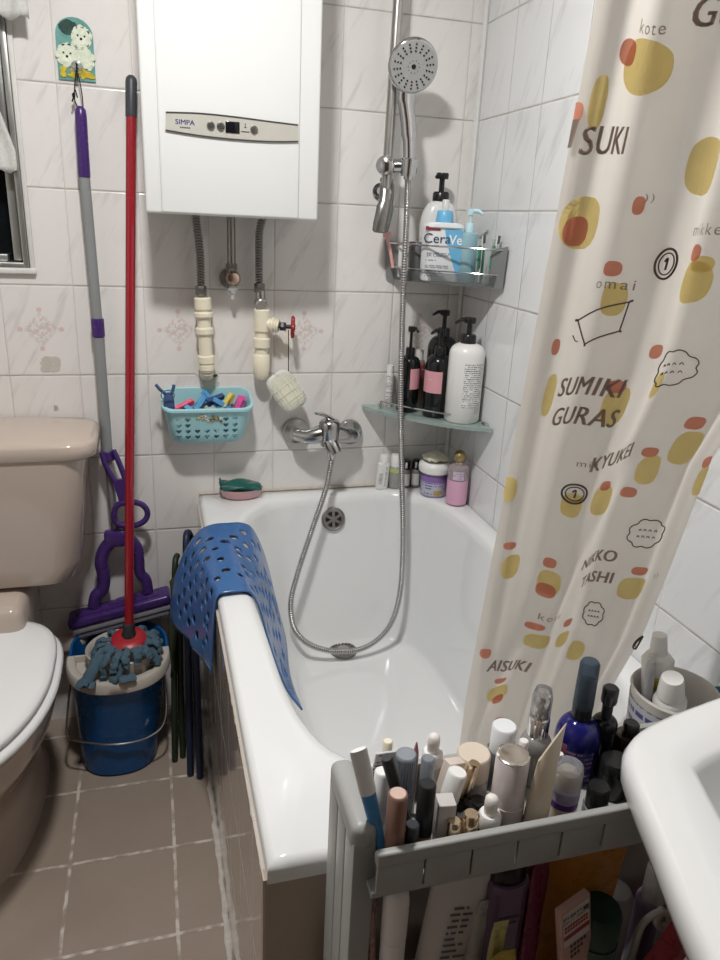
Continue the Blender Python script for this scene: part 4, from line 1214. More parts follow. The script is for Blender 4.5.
# toothbrush packs
for k, (x, y, rz, lab_) in enumerate(((1.121, -.172, R(20), 'green and white toothbrush pack next to the pale blue pump bottle'), (1.134, -.196, R(24), 'green and white toothbrush pack nearest the caddy right end'))):
    t = thing('toothbrush_pack', lab_, 'toothbrush', (x, y, zf), (R(4), R(-6+8*k), rz), 'toothbrush packs in the caddy')
    g = G(); g.box((0, 0, .05), (.020, .003, .10), bev=.001); g.obj('wrapper', M('clear_film', (.80, .84, .82), .15, trans=.75, ior=1.1), t, world=False)
    g = G(); g.tube([(-.003, -.004, .006), (-.001, -.004, .05), (.002, -.004, .108)], [(.0035, .0025), (.003, .0022), (.004, .0025)], 8); g.obj('handle', WPLAST, t, world=False)
    g = G(); g.box((-.006, -.0045, .062), (.006, .005, .05), bev=.001); g.box((.007, -.0035, .045), (.004, .004, .07), bev=.001); g.obj('green_card', M('pack_green', (.05, .26, .15), .4, var=.2), t, world=False)
    g = G(); g.box((.002, -.0075, .100), (.006, .005, .018), bev=.001); g.obj('bristles', M('bristle', (.10, .12, .13), .7, var=.5, scale=300), t, world=False)
# left end of the caddy: razor, white box, grey tumbler
t = thing('razor', 'pink razor leaning in the left end of the upper caddy', 'razor', (.955, -.040, 1.196), (R(3), R(-15), 0))
g = G(); g.tube(catmull([(0, 0, 0), (.001, 0, .03), (-.001, 0, .075)], 6), [(.0045, .004)]*13, 10); g.obj('handle', M('salmon_plastic', (.78, .42, .38), .4), t, world=False)
g = G(); g.box((-.001, -.004, .078), (.020, .007, .009), (R(20), 0, 0), bev=.0015); g.obj('razor_head', M('salmon_plastic', ()), t, world=False)
tag(rebase(G().box((.985, -.030, zf+.037), (.028, .030, .073), (0, 0, R(-15)), bev=.003).obj('small_box', M('offwhite_box', (.72, .72, .68), .4)), (.985, -.030, zf)), 'small off-white box behind the hose in the upper caddy', 'box')
tag(rebase(G().lathe([(0, 0), (.016, 0), (.018, .002), (.0195, .082), (.018, .084), (.016, .082), (.015, .006), (0, .006)], 24, (1.006, -.058, zf)).obj('tumbler', M('grey_tumbler', (.12, .12, .125), .3)), (1.006, -.058, zf)), 'dark grey tumbler left of the labelled cleanser', 'tumbler')

# ---------------------------------------------------------------- glass corner shelf and bottles
zs = .842
gl = thing('glass_shelf', 'frosted glass corner shelf with a thin chrome guard rail', 'shelf', (1.06, -.09, zs))
def gcurve(z, grow=0.): return front_curve(z, grow, x0=.905, y1=-.262, bulge=.036, n=30)
plate(G(), zs, zs+.008, gcurve).obj('glass_plate', M('green_glass', (.58, .70, .66), .22, trans=.55, var=.04), gl, smooth=30)
rc = [p+V((.012, .016, .020)) for p in gcurve(zs+.008)[5:24]]
g = G(); g.tube(rc, .0022, 8); g.cyl(rc[0], rc[0]-V((0, 0, .03)), .0022, n=8); g.cyl(rc[-1], rc[-1]-V((0, 0, .03)), .0022, n=8); g.obj('guard_rail', CHROME, gl)
g = G(); g.box(rc[0]-V((0, .0, .016)), (.012, .014, .022), bev=.002); g.box((1.150, -.225, zs+.004), (.012, .02, .022), bev=.002); g.obj('bracket', CHROME, gl)
zg = zs+.0085
PNK = M('dusty_pink_label', (.68, .33, .37), .5, var=.03)
BLK = M('gloss_black_bottle', (.010, .010, .011), .16, var=.2)
def pink_band(r, h, wlab=False):
    def f(a):
        L = [('pink_label', band(G(), r+.0006, h*.40, h*.74, a-.72, a+1.25), PNK)]
        g = band(G(), r+.0009, h*.60, h*.63, a-.3, a+.5); L.append(('small_print', g, lines_mat('pink_lines', (.68, .33, .37), (.75, .55, .55), 900)))
        if wlab: L.append(('white_label', band(G(), r+.0010, h*.42, h*.80, a-1.25, a-.72), lines_mat('white_lines', (.75, .74, .72), (.2, .2, .2), 900)))
        return L
    return f
pump_bottle('black pump bottle with pink label nearest the left end of the glass shelf', 1.003, -.072, zg, .0275, .140, .212, BLK, BLACK, sh=.022, nozzle=.022, extra=pink_band(.0275, .150), ndir=R(-60))
pump_bottle('black pump bottle with pink and white labels in the middle of the glass shelf', 1.060, -.126, zg, .0330, .152, .215, BLK, BLACK, sh=.030, nozzle=.030, extra=pink_band(.0330, .155, True), ndir=R(-165))
pump_bottle('unlabelled black pump bottle behind the pink-label ones on the glass shelf', 1.096, -.050, zg, .037, .185, .250, BLK, BLACK, sh=.032, nozzle=.040, ndir=R(-160))
pump_bottle('big white pump bottle with printed back at the right of the glass shelf', 1.109, -.176, zg, .0425, .188, .248, WPLAST, BLACK, sh=.026, nozzle=.042, ndir=R(-165),
            extra=lambda a: [('printed_back', band(G(), .0428, .040, .145, face(1.109, -.176)-.05, face(1.109, -.176)+1.15, 20), lines_mat('white_bottle_lines', (.78, .78, .77), (.10, .10, .11), 620, dens=.42)),
                             ('barcode', band(G(), .0430, .024, .048, face(1.109, -.176)+.78, face(1.109, -.176)+1.1), lines_mat('barcode_lines', (.7, .7, .7), (.05, .05, .05), 1300, dens=.1))])
t = thing('small_bottle', 'small red-labelled clear bottle between the two pink-label pump bottles', 'bottle', (1.040, -.040, zg))
parts(t, [('bottle_body', lth(body_prof(.016, .125, .012, .008), 20), M('amber_clear', (.45, .32, .25), .15, trans=.4)), ('label', band(G(), .0164, .075, .112, face(1.04, -.04)-.9, face(1.04, -.04)+.9), lines_mat('red_lines', (.45, .04, .06), (.8, .7, .7), 700)), ('cap', lth([(0, .124), (.010, .124), (.010, .150), (0, .151)], 18), M('cap_white', (.78, .76, .72), .4))])
t = thing('slim_tube', 'slim white tube with dark print at the far left of the glass shelf', 'tube', (.968, -.030, zg))
parts(t, [('tube_body', lth([(0, 0), (.0095, 0), (.010, .002), (.010, .085), (.008, .088), (0, .088)], 18), lines_mat('slim_lines', (.70, .69, .68), (.15, .12, .12), 800)), ('cap', lth([(0, .087), (.0085, .087), (.0085, .108), (0, .109)], 18), WPLAST)])

# ---------------------------------------------------------------- bottles on the tub ledge
zl = .6272
t = thing('small_bottle', 'small white bottle leftmost of the row on the tub ledge', 'bottle', (.962, -.030, zl), (0, R(3), 0))
parts(t, [('bottle_body', rr_body(.0165, .011, .072, .006, neck=.010), WPLAST), ('cap', lth([(0, .071), (.0115, .071), (.0115, .092), (.010, .094), (0, .094)], 20), WPLAST)])
g = G(); g.box((.006, -.0113, .035), (.005, .0006, .055)); g.box((-.008, -.0113, .03), (.010, .0006, .03)); g.obj('label', lines_mat('small_lines', (.70, .69, .66), (.12, .12, .12), 1000), t, world=False, smooth=0)
t = thing('small_bottle', 'clear bottle with lime green band and white cap on the tub ledge', 'bottle', (.999, -.030, zl))
parts(t, [('bottle_body', lth(body_prof(.0165, .062, .008, .010), 22), M('clear_body', (.75, .76, .72), .15, trans=.6)), ('green_band', band(G(), .0168, .046, .056, 0, 2*PI, 30), M('lime_band', (.48, .60, .16), .4)), ('cap', lth([(0, .061), (.0135, .061), (.0135, .090), (.012, .093), (0, .093)], 22), WPLAST)])
for k, (x, lab_) in enumerate(((1.029, 'small grey bottle with black cap and white label, just right of the shower hose'), (1.057, 'small grey bottle with black cap and white label, beside the white-lidded jar'))):
    y = -.030
    t = thing('small_bottle', lab_, 'bottle', (x, y, zl), group='black-capped bottles on the tub ledge')
    a = face(x, y)
    parts(t, [('bottle_body', lth(body_prof(.0135, .052, .008, .008), 22), M('taupe_bottle', (.22, .20, .19), .2)), ('label', band(G(), .0139, .008, .040, a-.8, a+.9), M('label_grey', (.62, .62, .60), .5)), ('cap', lth([(0, .051), (.0115, .051), (.0105, .074), (.009, .077), (0, .077)], 20), BLACK), ('cap_mark', band(G(), .0112, .055, .072, a-.2, a+.25, 4, r1=.0107), WPLAST)])
t = thing('cream_jar', 'purple-labelled jar with a large white lid on the tub ledge', 'jar', (1.086, -.092, zl))
a = face(1.086, -.092)
parts(t, [('jar_body', lth([(0, 0), (.031, 0), (.0345, .004), (.0345, .050), (.032, .056), (.032, .064), (0, .064)], 36), M('lilac_jar', (.42, .38, .55), .3, var=.1)), ('label', band(G(), .0348, .006, .040, a-1.1, a+1.0), lines_mat('jar_lines', (.50, .50, .60), (.12, .12, .30), 420)), ('purple_band', band(G(), .0350, .042, .058, 0, 2*PI, 36), M('violet_band', (.26, .15, .42), .35)), ('gold_print', band(G(), .0352, .008, .020, a+.05, a+.75), M('gold_ink', (.48, .34, .12), .45)),
          ('lid', lth([(0, .062), (.036, .062), (.0415, .066), (.0430, .078), (.0415, .086), (.034, .092), (.026, .090), (0, .090)], 40), WPLAST)])
t = thing('folded_cloth', 'folded cream cloth lying on the white jar lid', 'cloth', (1.088, -.088, zl+.0915))
g = G()
rows = []
for i in range(13):
    u = i/12
    rows.append([V(((u-.5)*.058, (v/10-.5)*.050, .004+.014*math.sin(PI*u)**.7*math.sin(PI*v/10)**.7+.002*math.sin(14*u+v))) for v in range(11)])
g.grid(rows); o = g.obj('cloth', M('cream_cloth', (.72, .68, .54), .85, var=.12, scale=120, bump=.5), t, world=False); mod(o, 'SOLIDIFY', thickness=.006)
t = thing('lotion_bottle', 'half-full pink lotion bottle with gold ball cap in the tub corner', 'bottle', (1.121, -.165, zl))
a = face(1.121, -.165)
parts(t, [('bottle_body', lth(body_prof(.0262, .105, .010, .010), 32), M('clear_pinkish', (.80, .72, .76), .12, trans=.7, var=.02)), ('pink_lotion', lth([(0, .003), (.0264, .003), (.0267, .006), (.0266, .066), (0, .066)], 32), M('pink_lotion', (.72, .40, .56), .3, var=.04)), ('label', band(G(), .0266, .070, .092, a-.5, a+.6), lines_mat('lotion_lines', (.62, .52, .62), (.3, .2, .35), 500)), ('neck', lth([(0, .104), (.010, .104), (.010, .112), (0, .112)], 18), GOLD), ('ball_cap', lth([(0, .108)]+[(.0168*math.sin(PI*k/10), .125-.0168*math.cos(PI*k/10)) for k in range(1, 10)]+[(0, .1418)], 24), M('antique_gold', (.42, .32, .16), .3, .9))])
# ---------------------------------------------------------------- slim storage trolley
TX0, TX1, TYB, TYF, TZ = .548, 1.06, -1.178, -1.291, .706
tr = thing('storage_trolley', 'slim grey plastic storage trolley standing at the end of the bathtub', 'trolley', (.766, -1.235, 0))
def end_panel(x0, x1):
    g = G()
    yc = (TYB-1.274)/2
    for k, (a, b) in enumerate(((TYB, TYB-.033), (TYB-.035, TYB-.064), (TYB-.066, -1.274))):
        g.box(((x0+x1)/2, (a+b)/2, .38), (x1-x0, abs(a-b), .74), bev=.003)
    g.box(((x0+x1)/2, yc, .755), (x1-x0+.002, abs(TYB+1.274)+.002, .030), bev=.009, seg=4)
    g.box(((x0+x1)/2+.003*(1 if x0 < .7 else -1), yc, .38), (x1-x0-.006, abs(TYB+1.274)-.006, .70))
    return g
end_panel(TX0, TX0+.023).obj('end_panel', GREYPL, tr)
end_panel(TX1-.023, TX1).obj('end_panel', GREYPL, tr)
for zt in (TZ, .40, .08):
    g = G()
    g.box(((TX0+TX1)/2, (TYB+TYF)/2, zt-.003), (TX1-TX0-.03, abs(TYB-TYF), .006))
    x = TX0+.018
    n = 10; w = (TX1-.012-x)/n
    for k in range(n):
        g.box((x+w*(k+.5), TYF+.0015, zt+.016), (w-.0018, .004, .038), bev=.001)
        g.box((x+w*(k+.5), TYB-.0025, zt+.018), (w-.0018, .004, .042), bev=.001)
    g.box(((TX0+TX1)/2+.003, TYF+.0025, zt+.039), (TX1-TX0-.030, .009, .016), bev=.0025, seg=3)
    g.box(((TX0+TX1)/2+.003, TYF+.0045, zt+.03), (TX1-TX0-.034, .002, .03))
    g.box(((TX0+TX1)/2, TYB-.0035, zt+.040), (TX1-TX0-.04, .008, .012), bev=.002)
    g.obj('tray', GREYPL, tr)
g = G()
for x in (TX0+.012, TX1-.012):
    for y in (TYB-.015, TYF+.035): g.lathe([(0, 0), (.010, 0), (.010, .022), (0, .022)], 12, (x, y, -.0))
g.obj('foot', BLACK, tr)
ZT = TZ+.0005

def cyl_item(kind, label, cat, x, y, top, r, mat, caps=(), z0=ZT, tilt=(0, 0, 0), group=None, rt=None):
    """upright cylindrical item; caps: (part, z-fraction start, end, radius, material)"""
    h = top-z0
    t = thing(kind, label, cat, (x, y, z0), tilt, group)
    rt = rt or r
    parts(t, [('body', lth([(0, 0), (r*.92, 0), (r, .002), (rt, h-.002 if not caps else h*caps[0][1]), (0, h if not caps else h*caps[0][1])], 26), mat)])
    for nm, a, b, rr, mm in caps:
        e = min(.0016, rr*.2)
        parts(t, [(nm, lth([(0, h*a-.0005), (rr, h*a-.0005), (rr, h*b-e), (rr-e, h*b), (0, h*b)], 26), mm)])
    return t
C_ = lambda n, c, r=.35, **k: M(n, c, r, **k)
FROST = M('frosted_clear', (.62, .66, .72), .3, trans=.7, var=.03)
PEARL = M('pearl_plastic', (.62, .54, .53), .28, var=.03, coat=.3)
# 1 blue tube leaning on the end panel
t = thing('squeeze_tube', 'slim blue tube with a white end leaning on the trolley end panel', 'tube', (.5840, -1.267, ZT), (R(-1), R(-13), 0))
rows = []
for k, (hw, ht, z) in enumerate(((.0050, .0050, 0), (.0055, .0055, .01), (.0062, .0055, .05), (.0070, .005, .085), (.0075, .0045, .1))):
    rows.append([V((hw*math.cos(2*PI*j/20), ht*math.sin(2*PI*j/20), z)) for j in range(20)])
g = G(); g.loft(rows); parts(t, [('tube_body', g, M('tube_blue', (.05, .24, .52), .3, var=.3, scale=60))])
rows = [[V((hw*math.cos(2*PI*j/20), ht*math.sin(2*PI*j/20), z)) for j in range(20)] for hw, ht, z in ((.0080, .0048, .098), (.0082, .0040, .125), (.0083, .0030, .146), (.0075, .0024, .149))]
g = G(); g.loft(rows); parts(t, [('white_end', g, WPLAST)])
t = thing('sample_sachet', 'small printed white sachet at the back left of the trolley tray', 'sachet', (.593, -1.196, ZT), (R(4), R(6), R(5)))
g = G(); g.box((0, 0, .041), (.026, .003, .082), bev=.001); parts(t, [('wrapper', g, lines_mat('sachet_lines', (.62, .61, .60), (.10, .10, .14), 700))])
cyl_item('slim_bottle', 'slim bottle with rounded cream cap at the back left of the trolley', 'bottle', .607, -1.186, .789, .0065, C_('cream_b', (.72, .68, .56)), (('cap', .6, 1, .0052, CREAM),))
cyl_item('cream_tube', 'short round white tube behind the brown one on the trolley', 'tube', .588, -1.228, .790, .0085, WPLAST, (('cap', .35, 1, .0078, WPLAST),))
t = thing('eyeliner_pen', 'thin black pen leaning to the right across the trolley left end', 'pen', (.620, -1.240, ZT), (R(3), R(-17), 0))
parts(t, [('barrel', lth([(0, 0), (.0045, 0), (.0058, .01), (.0058, .085), (0, .085)], 18), BLACK), ('cap', lth([(0, .0855), (.0062, .0855), (.0060, .118), (.005, .121), (0, .121)], 18), M('soft_black', (.02, .02, .022), .4))])
cyl_item('lip_gloss', 'brown tube with pinkish flat top at the front left of the trolley', 'cosmetic tube', .5890, -1.272, .802, .0094, C_('rose_clear', (.42, .24, .22), .2, trans=.2), (('cap', .38, 1, .0096, C_('mocha', (.24, .135, .10), .4)), ('cap_top', .995, 1.005, .0088, C_('mocha_top', (.62, .45, .38)))))
t = cyl_item('serum_bottle', 'bottle with a ribbed clear cap on the left half of the trolley', 'bottle', .617, -1.215, .795, .0115, C_('grey_b', (.30, .31, .34), .2, trans=.3), (('cap_core', .45, .94, .007, C_('greyish', (.45, .46, .5), .3)),))
g = G()
h = .795-ZT
for k in range(24):
    a = 2*PI*k/24
    g.cyl((.0096*math.cos(a), .0096*math.sin(a), h*.42), (.0096*math.cos(a), .0096*math.sin(a), h*.97), .0011, n=5)
g.lathe([(0, h*.95), (.0105, h*.95), (.0108, h*.98), (.0095, h), (0, h)], 24)
parts(t, [('ribbed_cap', g, FROST)])
t = cyl_item('lip_pencil', 'thin pencil with a sharpened pink tip poking up behind the clear caps', 'pencil', .631, -1.206, .786, .0032, C_('pencil_wood', (.5, .34, .28)), (), )
parts(t, [('tip', lth([(.0032, .0795), (.0008, .0925), (0, .093)], 12), C_('pink_tip', (.62, .25, .28)))])
cyl_item('serum_bottle', 'small bottle with smooth frosted cap right of the pink pencil', 'bottle', .640, -1.218, .788, .0070, FROST, (('cap', .5, 1, .0070, FROST),))
def dropper(label, x, y, top, r, bmat):
    h = top-ZT
    t = thing('dropper_bottle', label, 'dropper bottle', (x, y, ZT))
    parts(t, [('bottle_body', lth(body_prof(r, h-.036, .008, r*.5), 24), bmat), ('collar', lth([(0, h-.038), (r*.86, h-.038), (r*.90, h-.036), (r*.90, h-.024), (r*.78, h-.021), (0, h-.021)], 24), WPLAST),
              ('rubber_bulb', lth([(0, h-.022), (r*.50, h-.022), (r*.54, h-.010), (r*.50, h-.003), (r*.25, h), (0, h)], 20), C_('rubber', (.80, .76, .72), .5))])
dropper('dropper bottle with white collar and bulb at the back of the trolley', .658, -1.188, .790, .0125, C_('drop_clear', (.72, .66, .58), .2, trans=.4))
dropper('black dropper bottle with white collar and bulb at the trolley front', .691, -1.265, .772, .0128, BLK)
t = thing('small_carton', 'thin cream carton with small print leaning between two white caps', 'carton', (.655, -1.222, ZT), (R(-2), R(14), R(14)))
g = G(); g.box((0, 0, .036), (.021, .012, .072), bev=.0008); parts(t, [('carton_box', g, C_('carton', (.66, .57, .50), .5))])
g = G(); g.box((0, -.0062, .033), (.007, .0006, .004)); g.box((0, -.0062, .024), (.012, .0006, .0012)); g.box((0, -.0062, .020), (.010, .0006, .0012)); o = g.obj('small_print', C_('print_dark', (.12, .10, .09)), t, world=False, smooth=0, fix=False)
cyl_item('foundation_tube', 'black-capped tube with tan lower half at the trolley front', 'cosmetic tube', .622, -1.262, .798, .0084, C_('tan', (.42, .26, .17), .3), (('cap', .36, 1, .0087, C_('matt_black', (.018, .018, .02), .35)),))
cyl_item('mascara_tube', 'short charcoal tube between the brown and the black-capped tubes', 'cosmetic tube', .606, -1.272, .762, .0072, C_('charcoal', (.05, .05, .06), .35), (('cap', .45, 1, .0070, C_('charcoal2', (.04, .042, .05), .3)),))
t = thing('powder_box', 'square pale lipstick case right of the black-capped tube', 'cosmetic case', (.643, -1.262, ZT), (0, 0, R(-8)))
g = G(); g.box((0, 0, .045), (.0175, .0175, .046), bev=.001); g2_ = G(); g2_.box((0, 0, .011), (.0165, .0165, .022), bev=.001)
parts(t, [('cap', g, C_('pale_case', (.58, .55, .53), .3)), ('base', g2_, FROST)])
cyl_item('white_tube', 'white-capped tube tilting right beside the pale lipstick case', 'tube', .652, -1.233, .780, .0102, WPLAST, (('cap', .5, 1, .0102, WPLAST),), tilt=(0, R(12), 0))
t = thing('lipstick', 'shiny gold and black lipstick leaning against the beige-lidded bottle', 'lipstick', (.672, -1.228, ZT), (0, R(12), 0))
parts(t, [('base', lth([(0, 0), (.0058, 0), (.0058, .034), (0, .034)], 20), BLACK), ('cap', lth([(0, .0345), (.0062, .0345), (.0062, .074), (.0055, .076), (0, .076)], 20), GOLD)])
cyl_item('lotion_jar', 'tall jar with broad flat beige lid in the middle of the trolley', 'jar', .701, -1.199, .768, .0182, C_('taupe_jar', (.40, .36, .33), .3), (('lid', .55, 1, .0182, C_('beige_lid', (.66, .57, .47), .4)),))
t = thing('hair_tie', 'crumpled black scrunchie lying by the gold caps', 'hair tie', (.669, -1.247, ZT+.03))
g = G()
P = [(.0095*math.cos(a), .0085*math.sin(a), .006*math.sin(3*a)) for a in [2*PI*k/40 for k in range(40)]]
g.tube(P, [.0055+.0016*math.sin(k*2.3) for k in range(40)], 9, closed=True)
g.lathe([(0, -.03), (.0095, -.03), (.0095, -.008), (0, -.008)], 18)
parts(t, [('fabric', g, C_('black_shine', (.015, .015, .017), .3, bump=.6, scale=200))])
cyl_item('balm_pot', 'little pot with flat black lid behind the black dropper bottle', 'pot', .692, -1.236, .740, .0090, C_('dark_b', (.05, .05, .05), .3), (('lid', .4, 1, .0095, BLACK),))
for k, (x, top, r) in enumerate(((.648, .760, .0074), (.665, .765, .0084))):
    cyl_item('nail_polish', ('narrower small bottle with pale gold cap at the trolley front', 'wider small bottle with pale gold cap beside the black dropper bottle')[k], 'bottle', x, -1.275, top, r, C_('polish%d' % k, (.35, .28, .25), .15, trans=.3), (('cap', .35, 1, r*.95, GOLD),), group='gold-capped bottles at the trolley front')
t = cyl_item('toner_bottle', 'tall frosted blue-grey bottle with white flat cap at the back of the trolley', 'bottle', .740, -1.188, .788, .0140, M('frost_blue', (.50, .55, .60), .25, trans=.5, var=.05), (('cap', .62, 1, .0136, C_('cap_frost', (.74, .76, .78), .3)),))
t = cyl_item('essence_bottle', 'fat pearly pink bottle with oval mirror top at the trolley front', 'bottle', .717, -1.250, .806, .0180, PEARL, (('cap', .42, .985, .0168, PEARL),))
h = .806-ZT
parts(t, [('mirror_top', lth([(.0166, h*.97), (.0168, h*.985), (.0142, h), (.012, h-.0005), (0, h-.001)], 30), SILVER)])
cyl_item('ball_cap_bottle', 'little bottle with white ball cap behind the pearly pink bottle', 'bottle', .757, -1.203, .772, .0075, FROST, (('neck', .7, .9, .004, WPLAST), ('ball_cap', .88, 1.08, .0052, C_('ball_white', (.82, .80, .77)))))
t = thing('cream_tube', 'flat-ended beige tube leaning right beside the pearly pink bottle', 'tube', (.741, -1.266, ZT), (R(-1), R(5), R(10)))
rows = [[V((hw*math.cos(2*PI*j/24), ht*math.sin(2*PI*j/24), z)) for j in range(24)] for hw, ht, z in ((.0120, .0120, 0), (.0128, .0125, .004), (.0130, .0105, .045), (.0132, .0062, .085), (.0134, .0022, .110), (.0135, .0010, .117))]
rows[-1] = [V((p.x, p.y, p.z+.020*(p.x/.0135))) for p in rows[-1]]; rows[-2] = [V((p.x, p.y, p.z+.012*(p.x/.0134))) for p in rows[-2]]
g = G(); g.loft(rows); parts(t, [('tube_body', g, C_('beige_tube', (.66, .56, .43), .35, var=.06))])
t = thing('perfume_spray', 'glass spray bottle with silver pump under a clear dome cap', 'spray bottle', (.783, -1.186, ZT))
h = .832-ZT
parts(t, [('bottle_body', lth(body_prof(.0185, .062, .018, .009), 30), M('grey_glass', (.52, .50, .47), .12, trans=.55, var=.03)), ('silver_collar', lth([(0, .061), (.0115, .061), (.0118, .064), (.0118, .084), (.011, .086), (0, .086)], 26), SILVER), ('spray_button', lth([(0, .086), (.0062, .086), (.0068, .090), (.0068, .110), (.005, .113), (0, .113)], 22), SILVER),
          ('clear_cap', lth([(.0108, .086), (.0112, .088), (.0112, .112), (.0085, .121), (0, .124), (0, .1225), (.008, .1195), (.0102, .1115), (.0102, .086)], 28), CLEAR)])
t = thing('cleansing_stick', 'cream bottle with purple band under a clear cap at the trolley front', 'bottle', (.778, -1.258, ZT))
parts(t, [('bottle_body', lth([(0, 0), (.0140, 0), (.0145, .002), (.0145, .034), (0, .034)], 28), C_('ivory', (.72, .62, .52), .3)), ('purple_band', lth([(0, .034), (.0150, .034), (.0150, .041), (0, .041)], 28), C_('deep_violet', (.10, .03, .22), .3)), ('lilac_shoulder', lth([(0, .041), (.0146, .041), (.0130, .052), (.0095, .054), (0, .054)], 28), C_('lilac', (.42, .33, .56), .3)), ('inner_cap', lth([(0, .054), (.0090, .054), (.0090, .066), (.006, .072), (0, .073)], 22), C_('ivory', ())),
          ('clear_cap', lth([(.0152, .042), (.0152, .078), (.0140, .081), (0, .0815), (0, .0803), (.0132, .0798), (.0142, .077), (.0142, .042)], 28), CLEAR)])
cyl_item('ball_cap_bottle', 'little bottle with white ball cap behind the purple-banded bottle', 'bottle', .790, -1.222, .766, .0070, FROST, (('neck', .7, .9, .004, WPLAST), ('ball_cap', .88, 1.06, .005, C_('ball_white', ()))))
COB = M('cobalt_bottle', (.012, .012, .16), .08, var=.1, trans=.25, coat=.3)
t = thing('spray_bottle', 'cobalt blue spray bottle with round shoulders and clear-capped black nozzle', 'spray bottle', (.836, -1.186, ZT))
prof = [(0, 0), (.0235, 0), (.0255, .003), (.0255, .048)]+[(.0085+.017*math.cos(a), .048+.028*math.sin(a)) for a in [PI/2*k/7 for k in range(1, 8)]]+[(0, .076)]
parts(t, [('bottle_body', lth(prof, 36), COB), ('neck_collar', lth([(0, .075), (.0108, .075), (.0112, .078), (.0112, .092), (0, .092)], 26), BLACK), ('nozzle', lth([(0, .092), (.0075, .092), (.0080, .12), (.006, .128), (0, .128)], 22), C_('nozzle_navy', (.015, .02, .04), .3)),
          ('clear_cap', lth([(.0112, .090), (.0116, .092), (.0108, .146), (.009, .149), (0, .1495), (0, .1485), (.0085, .148), (.0098, .145), (.0106, .090)], 28), M('smoke_cap', (.30, .38, .46), .15, trans=.85, ior=1.2))])
a = face(.836, -1.186)
parts(t, [('label', band(G(), .0258, .006, .046, a-.9, a+.9), lines_mat('cobalt_lines', (.02, .02, .16), (.45, .25, .35), 520, dens=.5)), ('pink_print', band(G(), .0259, .040, .052, a-.8, a-.35), C_('pink_ink', (.45, .15, .25)))])
t = pump_bottle('narrow black pump bottle right of the cobalt spray bottle', .866, -1.190, ZT, .0145, .075, .108, BLK, C_('matt_black', ()), nozzle=.012, sh=.01)
g = G(); g.lathe([(0, .094), (.0085, .094), (.009, .096), (.009, .112), (.007, .114), (0, .114)], 18); parts(t, [('nozzle_cover', g, C_('matt_black', ()))])
cyl_item('gel_jar', 'small bottle with tall black cap and clear base by the trolley front rail', 'bottle', .826, -1.250, .744, .0140, CLEAR, (('cap', .3, 1, .0120, BLACK),))
cyl_item('dark_bottle', 'olive-dark bottle in the shade under the sink edge', 'bottle', .888, -1.225, .742, .0145, C_('olive_dark', (.06, .06, .045), .3), (('cap', .7, 1, .010, C_('dark_cap', (.03, .03, .03), .4)),))

cyl_item('dark_bottle', 'squat black jar behind the tall-capped bottle near the sink edge', 'jar', .862, -1.226, .752, .0165, C_('jar_black', (.025, .024, .022), .25), (('lid', .7, 1, .0168, BLACK),))
cyl_item('dark_bottle', 'brown-black bottle between the black pump bottle and the sink', 'bottle', .898, -1.196, .772, .0150, C_('brown_black', (.05, .035, .025), .2), (('cap', .75, 1, .009, BLACK),))
# middle tier, seen through the gap under the tray rail
ZM = .4005
t = thing('squeeze_tube', 'white tube with round end standing at the left below the tray rail', 'tube', (.596, -1.272, ZM))
parts(t, [('tube_body', lth([(0, 0), (.0125, 0), (.0128, .003), (.0128, .22), (0, .22)], 26), WPLAST), ('round_cap', lth([(0, .221), (.0132, .221), (.0132, .268), (.0115, .280), (.006, .286), (0, .287)], 26), C_('warm_white', (.80, .75, .72), .3))])
t = thing('squeeze_tube', 'large flat white tube with grey small print leaning below the tray rail', 'tube', (.630, -1.262, ZM), (R(-2), R(11), R(2)))
rows = [[V((hw*math.copysign(abs(math.cos(2*PI*j/28))**.8, math.cos(2*PI*j/28)), ht*math.sin(2*PI*j/28), z)) for j in range(28)] for hw, ht, z in ((.022, .0150, 0), (.0235, .0150, .01), (.0285, .0120, .14), (.036, .0060, .235), (.038, .0020, .268), (.038, .0014, .276))]
g = G(); g.loft(rows); parts(t, [('tube_body', g, C_('tube_offwhite', (.74, .70, .67), .35, var=.03))])
g = G()
random.seed(8)
for k in range(13):
    w = random.uniform(.018, .034)
    zz = .226-.0075*k; yy_ = -.0073-.0068*min(1, max(0, (.235-zz)/.095))
    for j in range(int(w/.003)):
        if random.random() < .82: g.box((-.008+.003*j, yy_, zz), (.0023, .0012, .0022))
o = g.obj('small_print', C_('print_grey', (.16, .15, .17)), t, world=False, smooth=0)
def pouch(label, cat, mat, x, y, z0, w, h, rot, crimp=True, kind='refill_pouch', puff=.008, mats=None):
    t = thing(kind, label, cat, (x, y, z0), rot)
    rows = []
    for i in range(15):
        v = i/14
        th = puff*math.sin(PI*min(1, v*1.02))**.6+.0008
        rows.append([V((w/2*math.cos(2*PI*j/24), th*math.sin(2*PI*j/24)*(1-.3*abs(math.cos(2*PI*j/24)))+.0012*math.sin(9*v+j), h*v)) for j in range(24)])
    g = G(); g.loft(rows); parts(t, [('film', g, mat)])
    if crimp:
        g = G(); g.box((0, 0, h+.004), (w*.98, .0016, .012), bev=.0005); parts(t, [('seal', g, mat)])
    return t
FILM = lambda n, c: M(n, c, .28, var=.2, scale=50, bump=.35)
pouch('narrow silvery white sachet behind the yellow-green one', 'sachet', FILM('silver_film', (.50, .48, .45)), .676, -1.262, .42, .028, .195, (0, R(10), R(8)), kind='sachet', puff=.003)
pouch('narrow yellow-green sachet in front of the purple bottle', 'sachet', FILM('lime_film', (.52, .47, .18)), .700, -1.281, .42, .017, .198, (R(2), R(2), 0), kind='sachet', puff=.003)
t = thing('shampoo_bottle', 'purple bottle with black flip cap below the tray rail', 'bottle', (.730, -1.250, ZM))
